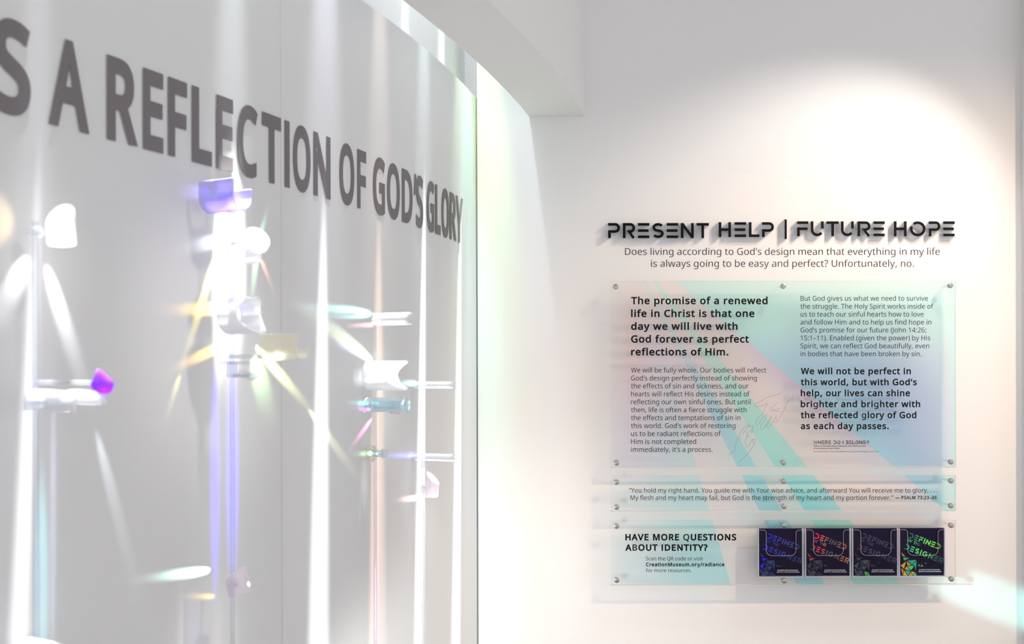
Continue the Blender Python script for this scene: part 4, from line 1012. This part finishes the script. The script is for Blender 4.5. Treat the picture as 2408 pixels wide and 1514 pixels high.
for i, (x0, x1) in enumerate(HOLD):
    y0, y1 = 1243.3 - i * .35, 1357.3 - i * .25
    if i == 0: y1 += .3
    ox = x0 - 1783.5
    kx = (x1 - x0) / 106.0
    cx = lambda a: x0 + (a - 158) * .2118 * kx          # crop coords of the first pocket
    cy = lambda b: y0 + (b - 108) * .2118
    r = thing('booklet_holder', HLAB[i], 'booklet holder', flat((x0 + x1) / 2, y1, PO), 'clear booklet pockets on the lower panel')
    def bx(a0, a1, b0, b1, o0, o1):
        p, q = flat(a0, b1, HF), flat(a1, b0, HF)
        m = MB(); m.box((p.x, D - o1, p.z), (q.x, D - o0, q.z)); return m
    part(bx(x0, x1, y0, y1, PO + .0008, PO + .0028), 'back_plate', M_POCKET, r)
    m = bx(x0, x0 + 1.6, y0 + 1, y1, PO + .0028, HF - .002)
    part(m, 'side_plate', M_POCKETEDGE, r)
    part(bx(x1 - 1.6, x1, y0 + 1, y1, PO + .0028, HF - .002), 'side_plate', M_POCKETEDGE, r)
    part(bx(x0, x1, y1 - 1.6, y1, PO + .0028, HF), 'bottom_plate', M_POCKETEDGE, r)
    # front with a rounded notch
    px_ = lambda a: flat(cx(a), 1300, HF).x
    def arc2(ax, ay, rr, a0, a1): return _arc(ax, ay, rr, rr, a0, a1, 8)
    notch = [(168, 122), (212, 122)] + arc2(212, 155, 33, -90, 0) + [(245, 342)] + [(245 + 64 - 64 * math.cos(math.radians(t)), 342 + 64 * math.sin(math.radians(t))) for t in range(10, 91, 10)] + \
            [(512, 406)] + [(512 + 63 * math.sin(math.radians(t)), 343 + 63 * math.cos(math.radians(t))) for t in range(10, 91, 10)] + [(575, 155)] + [(608 - 33 * math.cos(math.radians(t)), 155 - 33 * math.sin(math.radians(t))) for t in range(10, 91, 10)] + [(650, 122)]
    vs2, fs2 = fill([[(a, -b) for a, b in notch] + [(650, -640), (168, -640)]])
    m = MB()
    pl = lambda a, b, off: flat(cx(a), cy(-b), off)
    n = len(vs2)
    m.add([pl(a, b, HF) for a, b in vs2] + [pl(a, b, HF - .002) for a, b in vs2], [f for f in fs2] + [tuple(k + n for k in f)[::-1] for f in fs2])
    part(m, 'front_plate', M_POCKET, r)
    m = MB()
    L, R = ribbon([(a, -b) for a, b in notch], 2.8)
    strip_solid(m, L, R, pl, HF - .0021, HF + .0002)
    part(m, 'notch_edge', M_POCKETEDGE, r)
    # booklet
    BF = PO + 0.0110
    b = thing('booklet', BLAB[i], 'booklet', flat((x0 + x1) / 2, y1 - 2, PO + .012), 'booklets in the clear pockets')
    part(bx(x0 + 3.0, x1 - 3.0, y0 + .2, y1 - 3.0, PO + .0045, BF), 'cover', M_COVER, b)
    lift = [0.0003]
    po = lambda x, y: flat(x, y, BF + lift[0])
    rot = math.radians(21)
    m = MB()
    fit = lambda s, cap, wid: wid
    def word(s, a, bb, cap, length, pal):
        nat = sum(WD.get(ch, .8) if ch != ' ' else .5 for ch in s) * cap
        gaps = len([c for c in s[:-1]])
        g = (length - nat) / max(1, gaps)
        display(m, s, cx(a), cy(bb), cap, WD, g, po, .19, rot, lift, lambda u: ramp(pal, u / length))
    word('DEFINED', 250, 210, 12.6, 79, PAL[i])
    word('BY THE', 236, 252, 7.0, 33, [(t, tuple(v * .8 for v in c)) for t, c in PAL2[i]])
    word('DESIGNER', 206, 335, 12.6, 96, PAL2[i])
    part(m, 'foil_title', M_FOIL, b)
    lift[0] = 0.0003
    m = MB()
    random.seed(5 + i)
    for k, t in enumerate(TRI + SHARD):
        c = CRY[i][k % 3] if k < len(TRI) else tuple(v * .8 for v in CRY[i][(k + 1) % 3])
        if i == 0 and k in (0, 13, 14): c = (.03, .02, .70)
        if i == 3 and k in (0, 6, 10, 13): c = (.60, .42, .05)
        if i == 1 and k in (13, 14): c = (.30, .07, .06)
        if i == 3 and k in (6,): c = (.75, .16, .04)
        if i == 2 and k in (8, 12): c = (.10, .50, .10)
        q = Vector((sum(p[0] for p in t) / 3, sum(p[1] for p in t) / 3))
        vs = []
        for p in t:
            v = q + (Vector(p) - q) * .94
            vs.append(po(cx(v.x), cy(v.y)))
        m.add(vs, [(2, 1, 0)], [c] * 3)
    part(m, 'crystal_graphic', M_FOIL, b)
    m = MB()
    line(m, 'AN EXCERPT FROM THE RADIANCE', cx(365), cx(595), cy(572), 2.3, BOLD - 4, po, .2, 2)
    line(m, 'EXHIBIT AT THE CREATION MUSEUM', cx(362), cx(610), cy(592), 2.3, BOLD - 4, po, .2, 2)
    part(m, 'caption', M_CAPTION, b)

# ------------------------------------------------------------------ acrylic light sculptures on the mural
class Rig:
    """a vertical clear rod standing off the mural, with pieces of acrylic clamped to it"""
    def __init__(s, label, px, ytop, n=0.03, r=0.0035, pyref=1000):
        P = mural(px, pyref, n)
        lo, hi = 0.3, 2.9
        # foot of the perpendicular
        y = P.y
        for _ in range(30):
            f, t, nv = frame(y)
            y += (P - f).dot(t) * t.y
        s.f, s.t, s.n = frame(y)
        s.n0 = n
        base = s.f + s.n * n
        s.y = y
        s.r = r
        s.o = thing('acrylic_light_sculpture', label, 'light sculpture', base, 'acrylic light sculptures')
        z = s.z(ytop, n)
        mb = MB(); mb.tube(base + Vector((0, 0, 0.006)), (base.x, base.y, z), r, 16)
        part(mb, 'rod', M_ROD, s.o, smooth=True)
        mb = MB(); mb.lathe(base, (0, 0, 1), [(0, .018), (.005, .018), (.006, .017)], 32)
        part(mb, 'base_plate', M_STEEL, s.o, smooth=True)
    def at(s, n, t, z):
        p = s.f + s.n * n + s.t * t
        return Vector((p.x, p.y, z))
    def z(s, py, n, t=0.0):
        p = s.f + s.n * n + s.t * t
        dx = (p.x / p.y) * F
        c, q = math.cos(ROLL), math.sin(ROLL)
        # invert rotation: find dy0 such that rotated row equals py
        dyp = HY - py
        dy0 = (dyp - dx * q) / c
        return EYE + dy0 * p.y / F
    def nx(s, px):
        """stand-off whose column is px"""
        lo, hi = -0.05, 0.35
        for _ in range(40):
            m = .5 * (lo + hi)
            p = s.f + s.n * m
            if HX + F * p.x / p.y < px: lo = m
            else: hi = m
        return lo
    def scale(s, n):
        p = s.f + s.n * n
        return p.y / F
    def clamp(s, z, h=0.012):
        mb = MB(); mb.lathe(s.at(s.n0, 0, z - h / 2), (0, 0, 1), [(0, s.r * 1.9), (h * .15, s.r * 2.2), (h * .85, s.r * 2.2), (h, s.r * 1.9)], 20)
        return part(mb, 'clamp', M_ACR, s.o, smooth=True)
    def shell(s, name, m, x0, x1, yc, rpx, a0, a1, th=0.003, f0=None, f1=None, seg=28, t=0.0, legs=None, label=None):
        """wall of a tube whose axis stands out from the mural; a0..a1 in degrees from the far side (along), z up"""
        n0, n1 = s.nx(x0), s.nx(x1)
        nm = .5 * (n0 + n1)
        z = s.z(yc, nm); r = rpx * s.scale(nm)
        full = abs(a1 - a0) >= 359
        prof = []
        for i in range(seg + (0 if full else 1)):
            a = a0 + (a1 - a0) * i / seg
            c, q = math.cos(math.radians(a)), math.sin(math.radians(a))
            prof.append((c, q, a, 0.0))
        if legs:
            sg = -1 if prof[len(prof) // 2][1] > 0 else 1     # legs in pixels, first and last edge
            prof = [(prof[0][0], prof[0][1], a0, sg * legs[0] * s.scale(nm))] + prof + [(prof[-1][0], prof[-1][1], a1, sg * legs[1] * s.scale(nm))]
        k = len(prof)
        vs = []
        for (c, q, a, dz) in prof:
            for rr in (r, r - th):
                e0 = (f0(a) if f0 else 0); e1 = (f1(a) if f1 else 0)
                vs.append(s.at(n0 + e0, t + rr * c, z + rr * q + dz)); vs.append(s.at(n1 + e1, t + rr * c, z + rr * q + dz))
        fs = []
        for i in range(k if full else k - 1):
            a, b = 4 * i, 4 * ((i + 1) % k)
            fs += [(a, a + 1, b + 1, b), (a + 2, b + 2, b + 3, a + 3), (a, b, b + 2, a + 2), (a + 1, a + 3, b + 3, b + 1)]
        sawn = [i for i in range(len(fs)) if i % 4 >= 2]
        if not full:
            fs += [(0, 2, 3, 1), (4 * k - 4, 4 * k - 3, 4 * k - 1, 4 * k - 2)]
            sawn += [len(fs) - 1, len(fs) - 2]
        mb = MB(); mb.add(vs, fs)
        o = part(mb, name, m, s.o, smooth=True, edge=(M_EDGE, sawn))
        if label: o['label'] = label
        return o
    def rod(s, name, m, x0, x1, yc, rpx):
        n0, n1 = s.nx(x0), s.nx(x1)
        z = s.z(yc, .5 * (n0 + n1)); r = rpx * s.scale(.5 * (n0 + n1))
        L = n1 - n0
        mb = MB(); mb.lathe(s.at(n0, 0, z), s.n, [(0, r * .92), (r * .08, r), (L - r * .08, r), (L, r * .92)], 28)
        return part(mb, name, m, s.o, smooth=True)
    def oblique(s, name, m, xc, yb, rpx, lpx, cut, axis=(0, 0, 1), phase=180, t=0.0, face=None, label=None):
        """solid cylinder with an obliquely sawn end; (xc,yb) is the middle of its square end"""
        n = s.nx(xc)
        z = s.z(yb, n, t)
        sc = s.scale(n)
        r, L = rpx * sc, lpx * sc
        ax = (s.n * axis[0] + s.t * axis[1] + Vector((0, 0, axis[2]))).normalized()
        u = (s.n - ax * ax.dot(s.n)).normalized(); w = ax.cross(u)
        o = s.at(n, t, z)
        seg = 32
        vs = []; top = []
        for i in range(seg):
            a = 2 * math.pi * i / seg
            d = u * math.cos(a) + w * math.sin(a)
            h = L * (1 + cut * math.cos(a - math.radians(phase)))
            vs.append(o + d * r * .94); vs.append(o + d * r + ax * r * .08); vs.append(o + d * r + ax * h); top.append(o + d * r * .985 + ax * (h + .0002))
        fs = []
        for i in range(seg):
            a, b = 3 * i, 3 * ((i + 1) % seg)
            fs += [(a, b, b + 1, a + 1), (a + 1, b + 1, b + 2, a + 2)]
        fs += [tuple(3 * i for i in range(seg))[::-1], tuple(3 * i + 2 for i in range(seg))]
        mb = MB(); mb.add(vs, fs)
        ob = part(mb, name, m, s.o, smooth=True)
        if label: ob['label'] = label
        # short dowel to the rod
        e = MB(); c = o + ax * L * .5
        e.tube(s.at(s.n0, 0, c.z), c, .0025, 12); part(e, 'dowel', M_ROD, ob)
        return ob

fish = lambda amp: (lambda a: amp * math.cos(math.radians(2 * a)) * -1)
# --- first rod, by the near end of the mural
g = Rig('clear rod with arched half tube and purple disc, nearest the big letter A', 84, 520, 0.03, 0.004)
g.oblique('sawn_cylinder', M_ACRW, 146, 575, 32, 62, .45, (-.10, 0, 1), 0)
g.clamp(g.z(545, .03))
g.shell('half_tube', M_ACR, 80, 212, 944, 28, 180, 0, .003, f1=lambda a: .010 * math.cos(math.radians(a)), legs=(22, 6), label='arched half tube, open side down')
o = g.oblique('sawn_cylinder', M_PURPLE, 238, 913, 24, 34, .5, (-.25, .55, .78), 200, t=.0, label='vivid purple cut face')
g.clamp(g.z(940, .03), .02)
g.shell('half_tube', M_ACR, 64, 124, 1540, 34, 180, 0, .004)
# --- second rod, the brightest
g = Rig('brightest clear rod, topped by a violet half tube under the letters EC', 546, 430, 0.075, 0.0035)
g.shell('half_tube', M_VIOLET, 492, 572, 466, 33, 180, 360, .0035, legs=(38, 22), label='violet half tube, open side up')
g.clamp(g.z(500, .075))
g.oblique('sawn_cylinder', M_ACRW, 600, 575, 30, 22, .25, (.62, -.30, .55), 180)
g.oblique('sawn_cylinder', M_ACRW, 576, 612, 38, 30, .35, (.25, -.25, .9), 0)
g.clamp(g.z(600, .075))
g.shell('fishmouth_tube', M_ACRW, 540, 598, 742, 44, 0, 360, .004, f1=lambda a: -.012 * math.cos(math.radians(2 * a)) - .006 * math.sin(math.radians(a)))
g.clamp(g.z(742, .075), .02)
g.shell('half_tube', M_AMBER, 624, 712, 824, 23, 180, 360, .0025, legs=(38, 4), label='amber tinted half tube, open side up')
g.rod('cross_rod', M_ACR, 540, 640, 838, 5)
g.clamp(g.z(870, .075), .024)
g.rod('cross_rod', M_ACR, 520, 584, 853, 4)
g.oblique('petal', M_ACR, 566, 878, 9, 58, .3, (.95, -.2, -.18), 90)
g.oblique('sawn_cylinder', M_PINK, 562, 1398, 26, 46, .35, (-.25, 0, 1), 0, label='clear prism with pink and orange glints')
g.clamp(g.z(1372, .075))
# --- third rod
g = Rig('clear rod with wide fishmouth tube and round tube, under the letters GO', 882, 735, 0.026, 0.0032)
g.shell('half_tube', M_ACR, 884, 973, 750, 15, 75, 285, .0025, label='half tube, open side away')
g.clamp(g.z(755, .026))
g.shell('fishmouth_tube', M_ACRW, 868, 938, 883, 35, 0, 360, .0035, f1=lambda a: -.019 * math.cos(math.radians(2 * a)))
g.clamp(g.z(883, .026))
g.shell('round_tube', M_CYAN, 864, 957, 952, 17.5, 0, 360, .0025, label='round tube with pale blue shine')
g.oblique('sawn_cylinder', M_PINK, 928, 974, 12, 30, .4, (.1, .1, 1), 0)
g.rod('spool', M_AMBER, 868, 878, 1066, 19)
g.rod('cross_rod', M_CYAN, 870, 900, 1066, 8)
g.rod('end_disc', M_ACR, 898, 907, 1066, 11)
# --- fourth rod
g = Rig('clear rod with two straight cross rods, under the letters GL by the wall corner', 993, 898, 0.024, 0.003)
g.rod('cross_rod', M_ACR, 971, 1074, 905, 8)
g.clamp(g.z(920, .024), .018)
g.rod('cross_rod', M_ACR, 970, 1071, 1075, 8.5)
g.clamp(g.z(1090, .024), .018)
g.oblique('sawn_cylinder', M_PINK, 1014, 1168, 16, 44, .32, (.08, 0, 1), 180)
g.clamp(g.z(1150, .024), .018)
